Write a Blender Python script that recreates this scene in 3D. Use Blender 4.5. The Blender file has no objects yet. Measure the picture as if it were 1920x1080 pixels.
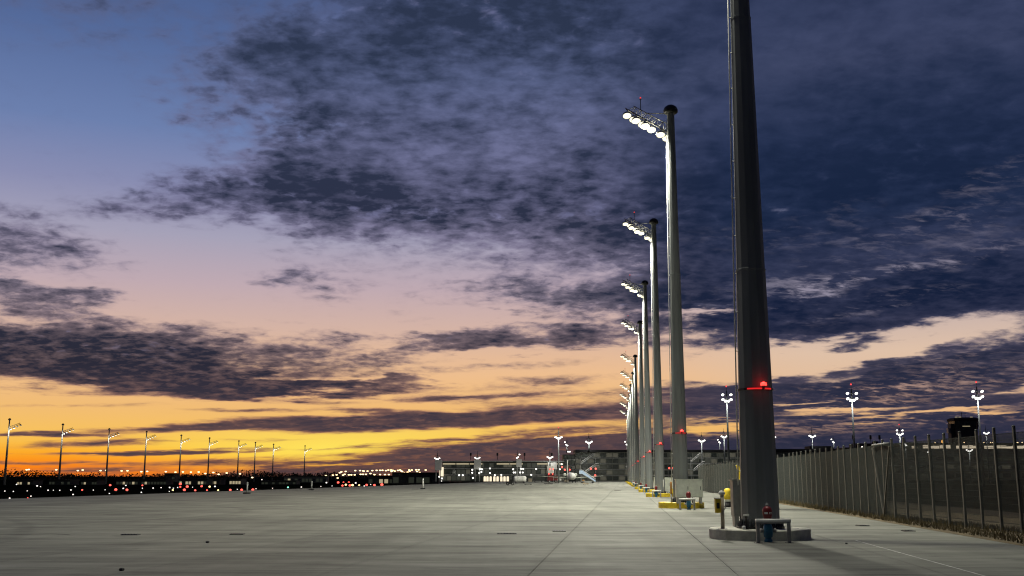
import bpy, bmesh, math, random
from mathutils import Vector, Matrix
random.seed(7)
scene = bpy.context.scene
COL = scene.collection

# ---------------------------------------------------------------- camera
EYE = 1.7
FPX = 2000.0                                   # focal length in pixels of the 1920 wide photograph
HZ = 895.0                                     # horizon row
PITCH = math.atan((HZ - 540.0) / FPX)
cam_data = bpy.data.cameras.new('camera')
cam_data.sensor_width = 36.0
cam_data.lens = 36.0 * FPX / 1920.0
cam_data.clip_start = 0.1
cam_data.clip_end = 9000.0
cam = bpy.data.objects.new('camera', cam_data)
COL.objects.link(cam)
cam.location = (0, 0, EYE)
cam.rotation_euler = (math.radians(90) + PITCH, 0, 0)
scene.camera = cam

def ray(px, py):
    dx, dy = (px - 960.0) / FPX, (540.0 - py) / FPX
    c, s = math.cos(PITCH), math.sin(PITCH)
    return Vector((dx, c - dy * s, s + dy * c))
def P(px, py, Y):
    """point of the place seen in direction (px, py) at distance Y along +Y"""
    d = ray(px, py)
    return Vector((0, 0, EYE)) + d * (Y / d.y)
def G(px, py, z=0.0):
    """point at height z seen in direction (px, py)"""
    d = ray(px, py)
    return Vector((0, 0, EYE)) + d * ((z - EYE) / d.z)
def azel(px, py):
    d = ray(px, py).normalized()
    return math.degrees(math.atan2(d.x, d.y)), math.degrees(math.asin(d.z))

def lin(r, g=None, b=None):
    if g is None: r, g, b = r
    f = lambda c: (c / 255 / 12.92) if c <= 10 else ((c / 255 + 0.055) / 1.055) ** 2.4
    return (f(r), f(g), f(b), 1.0)

# ---------------------------------------------------------------- render settings
scene.render.engine = 'CYCLES'
scene.view_settings.view_transform = 'Standard'
scene.view_settings.look = 'None'
scene.view_settings.gamma = 1.0
scene.view_settings.exposure = 0.0
scene.view_settings.use_curve_mapping = False
scene.cycles.use_denoising = True
scene.cycles.max_bounces = 6
scene.cycles.filter_width = 1.15
scene.cycles.use_light_tree = True
scene.cycles.sample_clamp_indirect = 3.0

# ---------------------------------------------------------------- world: dusk sky with cloud layers
world = bpy.data.worlds.new('World')
scene.world = world
world.use_nodes = True
wt = world.node_tree
for n in list(wt.nodes): wt.nodes.remove(n)

class NT:
    """small helper to write node graphs"""
    def __init__(self, tree): self.t = tree
    def n(self, kind, **kw):
        nd = self.t.nodes.new(kind)
        for k, v in kw.items(): setattr(nd, k, v)
        return nd
    def l(self, a, b): self.t.links.new(a, b)
    def put(self, sock, v):
        if isinstance(v, bpy.types.NodeSocket): self.l(v, sock)
        elif v is not None: sock.default_value = v
    def m(self, op, a, b=None, c=None, clamp=False):
        nd = self.n('ShaderNodeMath', operation=op, use_clamp=clamp)
        for i, v in enumerate((a, b, c)):
            if v is not None: self.put(nd.inputs[i], v)
        return nd.outputs[0]
    def v(self, op, a, b=None, c=None):
        nd = self.n('ShaderNodeVectorMath', operation=op)
        for i, x in enumerate((a, b, c)):
            if x is not None: self.put(nd.inputs[i], x)
        return nd.outputs['Value'] if op in ('LENGTH', 'DOT_PRODUCT', 'DISTANCE') else nd.outputs[0]
    def comb(self, x, y, z):
        nd = self.n('ShaderNodeCombineXYZ')
        for i, q in enumerate((x, y, z)): self.put(nd.inputs[i], q)
        return nd.outputs[0]
    def sep(self, v):
        nd = self.n('ShaderNodeSeparateXYZ'); self.l(v, nd.inputs[0]); return nd.outputs
    def noise(self, vec, scale, detail=4, rough=0.55, dist=0.0, lac=2.0, color=False):
        nd = self.n('ShaderNodeTexNoise')
        self.l(vec, nd.inputs['Vector'])
        nd.inputs['Scale'].default_value = scale; nd.inputs['Detail'].default_value = detail
        nd.inputs['Roughness'].default_value = rough; nd.inputs['Lacunarity'].default_value = lac
        nd.inputs['Distortion'].default_value = dist
        return nd.outputs['Color' if color else 'Fac']
    def ss(self, x, a, b, lo=0.0, hi=1.0):
        nd = self.n('ShaderNodeMapRange', interpolation_type='SMOOTHSTEP')
        self.put(nd.inputs['Value'], x)
        for k, q in (('From Min', a), ('From Max', b), ('To Min', lo), ('To Max', hi)): self.put(nd.inputs[k], q)
        return nd.outputs[0]
    def mix(self, f, a, b, mode='MIX'):
        nd = self.n('ShaderNodeMix', data_type='RGBA', blend_type=mode)
        self.put(nd.inputs['Factor'], f); self.put(nd.inputs['A'], a) if False else None
        self.put(nd.inputs[6], a); self.put(nd.inputs[7], b)
        return nd.outputs[2]
    def ramp(self, f, stops, interp='LINEAR'):
        nd = self.n('ShaderNodeValToRGB'); self.l(f, nd.inputs[0])
        cr = nd.color_ramp; cr.interpolation = interp
        while len(cr.elements) < len(stops): cr.elements.new(0.5)
        for e, (p, c) in zip(cr.elements, stops): e.position = p; e.color = c
        return nd.outputs[0]

W = NT(wt)
direction = W.n('ShaderNodeTexCoord').outputs['Generated']
dx, dy, dz = W.sep(direction)
az = W.m('MULTIPLY', W.m('ARCTAN2', dx, dy), 57.29578)
el = W.m('MULTIPLY', W.m('ARCSINE', dz), 57.29578)
elp = W.m('MAXIMUM', el, 0.0)
# cloud deck: the direction projected onto a level layer high above
zz = W.m('ADD', W.m('MAXIMUM', dz, 0.0), 0.07)
deck = W.comb(W.m('DIVIDE', dx, zz), W.m('DIVIDE', dy, zz), 0.0)
deck_r = W.n('ShaderNodeVectorRotate', rotation_type='Z_AXIS'); W.l(deck, deck_r.inputs['Vector'])
deck_r.inputs['Angle'].default_value = math.radians(-8)
deck = deck_r.outputs[0]
z2 = W.m('ADD', W.m('MAXIMUM', dz, 0.0), 0.20)
puff = W.comb(W.m('DIVIDE', dx, z2), W.m('DIVIDE', dy, z2), 1.3)
streak_uv = W.comb(W.m('MULTIPLY', az, 0.055), W.m('MULTIPLY', W.m('ADD', el, W.m('MULTIPLY', az, -0.045)), 0.5), 3.7)
# frayed coordinates
warp = W.noise(deck, 1.7, 5, 0.6, color=True)
wv = W.v('SUBTRACT', warp, (0.5, 0.5, 0.5))
k = W.m('MULTIPLY_ADD', elp, 0.16, 0.7)
wv = W.v('MULTIPLY', wv, W.comb(W.m('MULTIPLY', k, 5.5), W.m('MULTIPLY', k, 2.2), 0.0))
elq = W.m('MAXIMUM', el, 0.25)
uv = W.v('ADD', W.comb(az, elq, 0.0), wv)

def ep(py): return max(0.0, azel(960, py)[1])
EMAX = 32.0
def stops(lst):
    return [(min(1.0, ep(py) / EMAX), lin(c)) for py, c in lst]
elr = W.m('DIVIDE', elp, EMAX, clamp=True)
clear = W.ramp(elr, stops([(900, (222, 88, 22)), (882, (250, 140, 26)), (852, (253, 186, 48)), (815, (247, 193, 94)), (765, (241, 188, 118)),
    (705, (238, 190, 142)), (625, (214, 180, 164)), (545, (192, 170, 178)), (460, (166, 162, 184)), (375, (138, 142, 178)),
    (270, (108, 128, 174)), (110, (84, 106, 154)), (0, (76, 96, 142)), (-180, (50, 62, 104))]))
clear_side = W.ramp(elr, stops([(895, (170, 110, 80)), (850, (205, 150, 100)), (800, (232, 178, 116)), (740, (228, 188, 150)), (670, (222, 192, 168)), (600, (196, 176, 172)),
    (480, (150, 148, 172)), (300, (92, 106, 150)), (0, (56, 70, 112)), (-180, (36, 46, 82))]))
f_side = W.ss(az, 4.0, 17.0)
clear = W.mix(f_side, clear, clear_side)
# away from the afterglow the sky falls to blue grey
away = W.ramp(elr, stops([(895, (46, 48, 62)), (700, (42, 46, 66)), (300, (32, 38, 62)), (-180, (24, 30, 54))]))
f_away = W.ss(W.m('ABSOLUTE', W.m('ADD', az, 9.0)), 42.0, 105.0)
clear = W.mix(f_away, clear, away)

def blob(cx, cy, rx, ry, rot=0.0, vec=None):
    a, e = azel(cx, cy)
    mp = W.n('ShaderNodeMapping', vector_type='TEXTURE')
    W.l(vec or uv, mp.inputs['Vector'])
    mp.inputs['Location'].default_value = (a, e, 0)
    mp.inputs['Rotation'].default_value = (0, 0, math.radians(rot))
    mp.inputs['Scale'].default_value = (rx / 35.0, ry / 35.0, 1)
    g = W.n('ShaderNodeTexGradient', gradient_type='SPHERICAL'); W.l(mp.outputs[0], g.inputs[0])
    return g.outputs['Fac']
def field(lst, vec=None, start=0.0):
    acc = start
    for (cx, cy, rx, ry, rot, w) in lst:
        acc = W.m('MULTIPLY_ADD', blob(cx, cy, rx, ry, rot, vec), w, acc)
    return acc
raw = W.comb(az, elq, 0.0)
glow = blob(600, 840, 440, 56, 2, raw)
clear = W.mix(W.m('MULTIPLY', glow, 0.85, clamp=True), clear, lin(255, 232, 96))
glow2 = blob(60, 885, 520, 52, 0, raw)
clear = W.mix(W.m('MULTIPLY', glow2, 0.8, clamp=True), clear, lin(252, 124, 18))

#BLOBS
# large cloud masses: centre, radii (1 degree is 35 units), tilt, weight
masses = [
    (1300, 40, 900, 340, 0, 1.5), (1650, 260, 760, 460, 0, 1.7), (900, 130, 520, 300, 0, 1.0), (640, 270, 430, 190, -6, 1.1),
    (560, 375, 330, 80, -4, 0.9), (820, 385, 430, 110, -6, 0.9), (1120, 420, 420, 170, -8, 0.9), (1750, 500, 620, 170, 4, 1.3),
    (1180, 560, 260, 60, 6, 0.9), (1420, 545, 330, 110, 0, 0.9), (290, 385, 240, 44, 2, 0.8), (40, 450, 190, 70, -10, 0.95),
    (0, 545, 220, 42, -14, 0.9), (150, 590, 300, 28, -8, 0.5), (90, 662, 560, 72, -3, 2.3), (430, 712, 520, 26, -3, 1.6), (600, 660, 260, 46, -8, 0.9), (640, 716, 240, 14, -3, 0.8),
    (1010, 630, 290, 36, 2, 1.6), (850, 652, 200, 26, 6, 1.1), (600, 520, 130, 40, -10, 0.55), (860, 480, 420, 80, -4, 0.45), (960, 560, 260, 40, 4, 0.45),
    (1700, 595, 520, 60, 5, 1.0), (1780, 690, 560, 66, 8, 1.35), (1560, 735, 420, 50, 2, 1.0), (1850, 770, 520, 80, 0, 1.4),
]
streaks = [
    (260, -10, 800, 150, 0, 0.62), (480, 120, 260, 80, 0, 0.35), (1010, 872, 420, 60, 0, 1.6), (1500, 880, 700, 50, 0, 1.5),
    (660, 795, 400, 20, 1.5, 2.0), (980, 779, 420, 22, 2.5, 1.8), (330, 803, 280, 9, 3, 1.2), (1000, 745, 300, 20, 2, 0.6), (1010, 718, 200, 16, 3, 0.7),
    (700, 770, 130, 8, -2, 0.9), (1100, 845, 520, 62, 5, 1.9), (760, 884, 420, 36, 4, 1.3), (420, 866, 330, 14, 2, 1.2), (250, 850, 260, 6, 1, 1.1), (180, 830, 150, 10, 3, 1.2),
    (1500, 840, 620, 56, 2, 1.8), (540, 880, 240, 18, 2, 0.9), (100, 815, 150, 5, 0, 1.1), (60, 868, 260, 6, 0, 0.9), (640, 840, 200, 4, 3, 0.5), (350, 848, 220, 8, 2, 1.2),
    (900, 690, 240, 12, 4, 0.6), (1300, 735, 200, 34, 4, 0.9), (150, 882, 300, 7, 0, 0.8), (1330, 770, 150, 14, 0, 0.8), (300, 740, 260, 9, 1, 0.55), (560, 752, 180, 7, -2, 0.6),
    (100, 760, 220, 6, 2, 0.5), (800, 826, 200, 5, 4, 0.6), (900, 836, 240, 9, 5, 1.0), (720, 860, 240, 6, 4, 0.8), (470, 824, 160, 4, 1, 0.5), (880, 745, 260, 8, 3, 0.7), (480, 770, 160, 5, 1, 0.6),
]
holes = [
    (1620, 640, 330, 30, 8, -0.5), (1480, 555, 90, 9, 10, -0.5), (1600, 768, 180, 9, 2, -0.9),
    (1560, 655, 360, 44, 7, -1.3), (1490, 690, 150, 30, 8, -0.8), (1360, 805, 150, 20, 2, -1.9), (1600, 765, 200, 10, 3, -1.0), (1820, 768, 90, 7, 2, -0.7),
    (1340, 580, 160, 18, 3, -1.0), (1600, 738, 220, 9, 5, -1.0), (1560, 712, 160, 12, 6, -0.9), (1720, 775, 260, 7, 3, -1.0), (1500, 752, 120, 6, 3, -1.0), (1640, 800, 260, 8, 2, -0.9), (1850, 815, 160, 6, 2, -0.7), (1480, 822, 120, 8, 3, -1.0), (1880, 735, 200, 7, 5, -0.8), (1750, 640, 260, 22, 8, -0.9), (1560, 610, 60, 7, 5, -0.5), (1720, 680, 200, 9, 8, -0.5), (1880, 640, 120, 14, 10, -0.8), (1700, 715, 160, 7, 6, -0.6), (1000, 820, 300, 8, 4, -0.7), (760, 862, 260, 7, 4, -0.9), (1330, 580, 120, 14, 3, -0.8), (1720, 410, 60, 10, 5, -0.4),
]
fb = W.noise(puff, 3.2, 7, 0.58, 0.0)
mid = W.noise(puff, 8.5, 6, 0.6, 0.15)
rip = W.noise(puff, 24.0, 4, 0.55, 0.3)
stn = W.noise(streak_uv, 1.9, 6, 0.6, 0.4)
fine = W.noise(W.v('MULTIPLY', streak_uv, (2.6, 2.2, 1.0)), 3.2, 5, 0.6, 0.5)
low = W.ss(el, 1.0, 9.0)                 # 0 near the horizon, 1 high up
D = field(masses, uv)
D = field(streaks, W.v('ADD', raw, W.v('MULTIPLY', wv, (0.6, 0.22, 0.0))), D)
D = field(holes, W.v('ADD', raw, W.v('MULTIPLY', wv, (0.8, 0.6, 0.0))), D)
D = W.m('MINIMUM', D, 1.6)
D0 = D
# beyond the view the deck goes on, broken
D = W.m('ADD', D, W.m('MULTIPLY', W.ss(W.m('ABSOLUTE', az), 28.0, 60.0), 0.55))
D = W.m('ADD', D, W.ss(el, 24.0, 45.0, 0.0, 0.5))
hi = W.m('SUBTRACT', 1.0, low)
c = lambda x, w: W.m('MULTIPLY', W.m('SUBTRACT', x, 0.5), w)
n_hi = W.m('ADD', c(fb, 1.4), W.m('ADD', c(mid, 1.3), c(rip, 1.6)))
n_lo = W.m('ADD', c(stn, 2.2), W.m('ADD', c(fine, 1.3), c(mid, 0.5)))
nz = W.m('ADD', W.m('MULTIPLY', n_hi, low), W.m('MULTIPLY', n_lo, hi))
D = W.m('ADD', D, W.m('MULTIPLY', nz, W.ss(D0, -0.1, 0.5, 0.25, 1.0)))
alpha = W.ss(D, 0.04, 0.92)
thick = W.ss(W.m('ADD', D0, W.m('MULTIPLY', nz, 0.35)), 0.25, 1.3)
t_hi = W.m('ADD', c(fb, 0.9), W.m('ADD', c(mid, 0.8), c(rip, 0.7)))
t_lo = W.m('ADD', c(stn, 1.2), W.m('ADD', c(fine, 1.0), c(mid, 0.3)))
tex = W.ss(W.m('ADD', W.m('MULTIPLY', t_hi, low), W.m('MULTIPLY', t_lo, hi)), -0.28, 0.30)     # light gaps within the deck
c_core = W.ramp(elr, stops([(897, (82, 60, 60)), (870, (80, 64, 68)), (835, (72, 61, 69)), (780, (62, 55, 66)), (690, (42, 42, 56)), (560, (46, 50, 68)), (380, (44, 50, 72)), (150, (46, 56, 80)), (0, (44, 54, 78)), (-180, (36, 44, 70))]))
c_thin = W.ramp(elr, stops([(897, (176, 100, 60)), (850, (186, 122, 84)), (780, (176, 124, 102)), (690, (150, 122, 118)), (560, (140, 128, 144)), (380, (116, 116, 150)), (150, (94, 104, 142)), (0, (78, 90, 128)), (-180, (48, 58, 96))]))
r_core = W.ramp(elr, stops([(897, (44, 46, 64)), (800, (40, 44, 66)), (690, (36, 41, 62)), (600, (22, 32, 58)), (420, (22, 35, 62)), (200, (32, 44, 72)), (0, (38, 48, 76)), (-180, (30, 40, 66))]))
r_thin = W.ramp(elr, stops([(897, (66, 62, 80)), (830, (92, 80, 94)), (760, (116, 100, 110)), (690, (104, 96, 114)), (600, (74, 76, 102)), (480, (66, 72, 102)), (420, (48, 60, 92)), (300, (48, 60, 94)), (150, (70, 78, 110)), (0, (64, 74, 108)), (-180, (42, 50, 84))]))
fr = W.ss(az, 2.0, 13.0)
core = W.mix(fr, c_core, r_core)
thin = W.mix(fr, c_thin, r_thin)
shade = field([(580, 372, 330, 46, -4, .9), (545, 245, 170, 62, 0, .8), (850, 405, 280, 38, -5, .7), (930, 50, 280, 130, 0, .55), (1180, 430, 280, 120, 0, .8), (1650, 290, 460, 140, 5, .8),
    (1700, 560, 520, 60, 5, .9), (1300, 565, 220, 80, 0, .7), (1800, 690, 420, 36, 8, .5), (120, 660, 520, 60, -3, .8), (430, 712, 420, 24, -3, .6), (1230, 90, 160, 100, 0, .4), (700, 60, 120, 80, 0, .4),
    (820, 292, 320, 56, 0, -1.1), (1010, 230, 280, 80, 0, -.8), (1350, 180, 170, 90, 0, -.7), (1560, 60, 280, 80, 0, -.5), (760, 160, 120, 46, 0, -.6), (1180, 325, 150, 56, 10, -.6), (980, 485, 300, 46, -5, -.7),
    (630, 295, 90, 30, -10, -.6), (1700, 465, 220, 36, 5, -.5), (1500, 470, 160, 30, 8, -.4), (450, 300, 90, 40, 0, -.4), (1860, 40, 120, 90, 0, -.3), (700, 430, 260, 26, -5, -.5)],
    W.v('ADD', raw, W.v('MULTIPLY', wv, (0.9, 0.7, 0.0))))
wt_ = W.m('MULTIPLY_ADD', low, -0.05, W.m('MULTIPLY_ADD', fr, -0.10, 0.80))
tx = W.m('MULTIPLY', W.m('SUBTRACT', 0.62, tex), W.m('MULTIPLY', W.m('SUBTRACT', 1.0, W.m('MULTIPLY', thick, W.ss(el, 2.0, 12.0, 0.75, 0.25))), W.m('MULTIPLY_ADD', fr, -0.35, 0.9)))
mixc = W.m('ADD', W.m('MULTIPLY', W.m('SUBTRACT', 1.0, thick), wt_), tx)
mixc = W.m('SUBTRACT', W.m('ADD', mixc, W.m('MULTIPLY', low, 0.28)), W.m('MULTIPLY', shade, 0.40))
floor_ = W.m('ADD', 0.04, W.m('ADD', c(mid, -1.1), W.m('ADD', c(rip, -0.9), c(fb, -0.5))))
mixc = W.m('SMOOTH_MAX', mixc, W.m('MAXIMUM', floor_, 0.0), 0.14, clamp=True)
mackerel = W.noise(W.v('MULTIPLY', puff, (1.0, 1.35, 1.0)), 26.0, 4, 0.55, 0.1)
mixc = W.m('ADD', mixc, W.m('MULTIPLY', c(mackerel, -1.2), W.m('MULTIPLY', low, W.m('MULTIPLY_ADD', fr, -0.6, 1.0))), clamp=True)
cloud = W.mix(mixc, core, thin)
far_cloud = W.mix(tex, lin(22, 26, 42), lin(38, 42, 62))
cloud = W.mix(f_away, cloud, far_cloud)
glint = W.m('MULTIPLY', W.ss(W.m('ADD', c(rip, 0.9), W.m('ADD', c(mid, 0.7), W.m('MULTIPLY', shade, -0.10))), -0.13, -0.34), W.m('MULTIPLY', W.ss(el, 4.0, 10.0), W.m('MULTIPLY_ADD', fr, -0.85, 1.0)))
cloud = W.mix(W.m('MULTIPLY', glint, 0.5), cloud, W.mix(fr, lin(120, 122, 160), lin(84, 90, 124)))
# thin feathered breaks on the right that let the pale sky through
pal = field([(1500, 545, 190, 34, 8, 1.5), (1600, 528, 130, 26, 14, 1.0), (1760, 486, 170, 26, 6, 1.1), (1480, 508, 160, 22, 10, .8), (1660, 572, 180, 20, 8, .8), (1850, 400, 160, 34, 6, .6), (1895, 320, 90, 50, 10, .6),
    (1720, 440, 260, 40, 6, .5), (1600, 745, 320, 34, 4, 1.0), (1760, 720, 260, 26, 6, .8), (1820, 650, 240, 40, 8, 1.0), (1500, 420, 240, 40, 5, .35), (1560, 800, 320, 20, 3, .8), (1820, 790, 240, 16, 2, .7)],
    W.v('ADD', raw, W.v('MULTIPLY', wv, (1.0, 0.6, 0.0))))
brk = W.ss(W.m('ADD', c(W.noise(W.v('MULTIPLY', puff, (1.0, 1.7, 1.0)), 19.0, 6, 0.62, 0.4), 1.0), c(stn, 0.7)), -0.04, 0.26)
cloud = W.mix(W.m('MULTIPLY', W.m('MULTIPLY', pal, brk), 0.8, clamp=True), cloud, W.mix(W.ss(el, 3.0, 9.0), lin(178, 142, 124), lin(142, 136, 154)))
sky = W.mix(alpha, clear, cloud)
# below the level the world is dark ground air
sky = W.mix(W.ss(el, -1.2, -0.1), lin(26, 22, 22), sky)
bg = W.n('ShaderNodeBackground')
W.l(sky, bg.inputs['Color'])
bg.inputs['Strength'].default_value = 1.0
wo = W.n('ShaderNodeOutputWorld')
W.l(bg.outputs[0], wo.inputs['Surface'])
# ---------------------------------------------------------------- the last of the sun, below the afterglow
sun_d = bpy.data.lights.new('sun', 'SUN')
sun_d.energy = 0.12; sun_d.angle = math.radians(12); sun_d.color = (1.0, 0.62, 0.32)
sun = bpy.data.objects.new('sun', sun_d); COL.objects.link(sun)
_a = math.radians(-14.0)
_to_sun = Vector((math.sin(_a), math.cos(_a), math.tan(math.radians(1.2)))).normalized()
sun.rotation_euler = (-_to_sun).to_track_quat('-Z', 'Y').to_euler()

# ---------------------------------------------------------------- helpers
class MB:
    """collects faces into one mesh"""
    def __init__(self): self.v = []; self.f = []; self.mi = []; self.cur = 0; self.sm = []; self.uv = None
    def add(self, verts, faces, smooth=False):
        o = len(self.v); self.v += [tuple(x) for x in verts]
        for f in faces: self.f.append(tuple(i + o for i in f)); self.mi.append(self.cur); self.sm.append(smooth)
        return self
    def box(self, x0, x1, y0, y1, z0, z1):
        vs = [(x0, y0, z0), (x1, y0, z0), (x1, y1, z0), (x0, y1, z0), (x0, y0, z1), (x1, y0, z1), (x1, y1, z1), (x0, y1, z1)]
        return self.add(vs, [(0, 3, 2, 1), (4, 5, 6, 7), (0, 1, 5, 4), (1, 2, 6, 5), (2, 3, 7, 6), (3, 0, 4, 7)])
    def bevel_box(self, x0, x1, y0, y1, z0, z1, b):
        """box with a chamfered outline"""
        def loop(i, z): return [(x0 + i, y0 + b, z), (x0 + b, y0 + i, z), (x1 - b, y0 + i, z), (x1 - i, y0 + b, z), (x1 - i, y1 - b, z), (x1 - b, y1 - i, z), (x0 + b, y1 - i, z), (x0 + i, y1 - b, z)]
        return self.stack([loop(b, z0), loop(0, z0 + b), loop(0, z1 - b), loop(b, z1)])
    def stack(self, loops, smooth=False, cap=True):
        n = len(loops[0]); vs = [p for l in loops for p in l]; fs = []
        for i in range(len(loops) - 1):
            for j in range(n):
                k = (j + 1) % n
                fs.append((i * n + j, i * n + k, (i + 1) * n + k, (i + 1) * n + j))
        if cap: fs.append(tuple(reversed(range(n)))); fs.append(tuple((len(loops) - 1) * n + j for j in range(n)))
        return self.add(vs, fs, smooth)
    def lathe(self, prof, n=16, c=(0, 0, 0), smooth=True, axis=None, ph=0.0, cap=True):
        """prof: list of (radius, height)"""
        q = Vector(axis).normalized().to_track_quat('Z', 'Y') if axis is not None else None
        loops = []
        for r, h in prof:
            L = []
            for j in range(n):
                a = 2 * math.pi * j / n + ph
                p = Vector((r * math.cos(a), r * math.sin(a), h))
                if q: p = q @ p
                L.append(p + Vector(c))
            loops.append(L)
        return self.stack(loops, smooth, cap)
    def tube(self, a, b, r, n=8, r2=None, smooth=True):
        a, b = Vector(a), Vector(b); d = b - a
        return self.lathe([(r, 0), (r if r2 is None else r2, d.length)], n, a, smooth, d)
    def bar(self, a, b, w, h=None):
        """square bar from a to b"""
        return self.lathe([(w * 0.7071, 0), (w * 0.7071, (Vector(b) - Vector(a)).length)], 4, a, False, Vector(b) - Vector(a), math.pi / 4)
    def prism(self, pts, z0, z1, smooth=False):
        return self.stack([[(x, y, z0) for x, y in pts], [(x, y, z1) for x, y in pts]], smooth)
    def mesh(self, name, mats):
        me = bpy.data.meshes.new(name)
        me.from_pydata(self.v, [], self.f)
        for m in (mats if isinstance(mats, (list, tuple)) else [mats]): me.materials.append(m)
        me.polygons.foreach_set('material_index', self.mi)
        me.polygons.foreach_set('use_smooth', self.sm)
        me.update()
        return me
    def build(self, name, mats, parent=None, loc=None):
        return link(name, self.mesh(name, mats), parent, loc)
def link(name, data, parent=None, loc=None):
    o = bpy.data.objects.new(name, data); COL.objects.link(o)
    if parent is not None: o.parent = parent
    if loc is not None: o.location = loc
    return o
def tag(o, label=None, cat=None, group=None, kind=None):
    if label: o['label'] = label
    if cat: o['category'] = cat
    if group: o['group'] = group
    if kind: o['kind'] = kind
    return o
def thing(name, loc, label, cat, group=None, rz=0.0):
    o = bpy.data.objects.new(name, None); COL.objects.link(o)
    o.empty_display_size = 0.3
    o.location = loc; o.rotation_euler = (0, 0, rz)
    return tag(o, label, cat, group)
def copy_tree(o, parent=None):
    c = o.copy(); COL.objects.link(c)
    if parent is not None: c.parent = parent
    for ch in [x for x in o.children]: copy_tree(ch, c)
    return c

# ---------------------------------------------------------------- materials
MATS = {}
def mat(name, col, rough=0.6, metal=0.0, var=0.15, scale=3.0, bump=0.0, stretch=(1, 1, 1), spec=0.4, detail=6):
    if name in MATS: return MATS[name]
    m = bpy.data.materials.new(name); m.use_nodes = True
    t = NT(m.node_tree); b = m.node_tree.nodes['Principled BSDF']
    co = t.n('ShaderNodeTexCoord').outputs['Object']
    co = t.v('MULTIPLY', co, stretch)
    nf = t.noise(co, scale, detail, 0.6)
    k = t.ss(nf, 0.3, 0.7, 1 - var, 1 + var)
    c = t.mix(1.0, (col[0], col[1], col[2], 1), t.comb(k, k, k), 'MULTIPLY')
    t.l(c, b.inputs['Base Color'])
    b.inputs['Roughness'].default_value = rough; b.inputs['Metallic'].default_value = metal
    b.inputs['Specular IOR Level'].default_value = spec
    r = t.m('MULTIPLY_ADD', nf, 0.3, rough - 0.15, clamp=True); t.l(r, b.inputs['Roughness'])
    if bump:
        bp = t.n('ShaderNodeBump'); bp.inputs['Strength'].default_value = bump; bp.inputs['Distance'].default_value = 0.02
        t.l(t.noise(co, scale * 6, 4, 0.6), bp.inputs['Height']); t.l(bp.outputs[0], b.inputs['Normal'])
    MATS[name] = m; return m
def emit(name, col, strength):
    if name in MATS: return MATS[name]
    m = bpy.data.materials.new(name); m.use_nodes = True
    b = m.node_tree.nodes['Principled BSDF']
    b.inputs['Base Color'].default_value = (0.08, 0.08, 0.08, 1)
    b.inputs['Emission Color'].default_value = (col[0], col[1], col[2], 1)
    b.inputs['Emission Strength'].default_value = strength
    m.cycles.emission_sampling = 'NONE'
    MATS[name] = m; return m

ENERGY, ENERGY0 = 38000, 11000          # watts of the mast floodlights
STEEL = mat('galvanised_steel', (0.20, 0.216, 0.216), 0.6, 0.0, 0.22, 1.3, 0.06, (1, 1, 0.10), spec=0.22)
STEEL2 = mat('steel_fittings', (0.33, 0.33, 0.32), 0.45, 0.4, 0.15, 6)
DARK = mat('dark_metal', (0.03, 0.032, 0.034), 0.5, 0.3, 0.2, 5)
FENCE = mat('fence_metal', (0.11, 0.115, 0.105), 0.5, 0.3, 0.2, 4)
MESHM = mat('fence_wire', (0.050, 0.063, 0.060), 0.55, 0.2, 0.15, 4)
YELLOW = mat('yellow_paint', (0.74, 0.54, 0.03), 0.55, 0, 0.22, 5, 0.1)
WHITE = mat('white_paint', (0.74, 0.74, 0.70), 0.45, 0, 0.08, 3)
GREYP = mat('cabinet_paint', (0.62, 0.65, 0.57), 0.5, 0, 0.10, 4)
GREYD = mat('grey_paint', (0.30, 0.31, 0.30), 0.5, 0, 0.12, 4)
BEIGE = mat('beige_paint', (0.42, 0.36, 0.27), 0.6, 0, 0.15, 5)
RED = mat('red_paint', (0.16, 0.012, 0.014), 0.4, 0, 0.15, 6)
BLUE = mat('blue_paint', (0.02, 0.14, 0.24), 0.4, 0, 0.2, 6)
ORANGE = mat('orange_paint', (0.45, 0.22, 0.05), 0.6, 0, 0.2, 5)
BLACK = mat('black_rubber', (0.015, 0.015, 0.016), 0.7, 0, 0.2, 5)
GLASS = mat('dark_glass', (0.05, 0.062, 0.052), 0.25, 0, 0.2, 0.4, spec=0.7)
WALL = mat('facade_grey', (0.21, 0.22, 0.18), 0.7, 0, 0.18, 0.25)
WALLD = mat('facade_dark', (0.05, 0.053, 0.05), 0.7, 0, 0.2, 0.25)
ROOF = mat('roof_black', (0.012, 0.012, 0.014), 0.8, 0, 0.2, 0.3)
PLINTH = mat('plinth_concrete', (0.58, 0.57, 0.49), 0.85, 0, 0.22, 3, 0.3)
JOINT = mat('joint_sealant', (0.06, 0.06, 0.053), 0.9, 0, 0.3, 2)
LINEP = mat('worn_white_line', (0.48, 0.48, 0.44), 0.7, 0, 0.5, 3)
BARK = mat('bark', (0.05, 0.035, 0.025), 0.9, 0, 0.3, 2)
LEAF = mat('leaf', (0.035, 0.05, 0.02), 0.8, 0, 0.4, 1)
DIRT = mat('dark_field', (0.010, 0.011, 0.007), 1.0, 0, 0.4, 0.05, spec=0.0)
E_FLOOD = emit('flood_lens_glow', (1.0, 0.94, 0.68), 1.6)
E_FAR = emit('far_flood_glow', (1.0, 0.98, 0.90), 2.6)
E_REDB = emit('obstruction_red_glow', (1.0, 0.03, 0.022), 5)
E_TOP = emit('mast_top_red_glow', (1.0, 0.05, 0.05), 1.1)
E_FIELD = emit('field_lamp_glow', (1.0, 0.92, 0.66), 1.3)
E_SPILL = emit('painted_red_spill', (1.0, 0.02, 0.02), 0.75)  # stands in for red lamp light falling on the mast collars
E_RED = emit('red_airfield_glow', (1.0, 0.10, 0.07), 2.6)
E_WHT = emit('white_airfield_glow', (1.0, 0.93, 0.86), 1.5)
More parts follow.
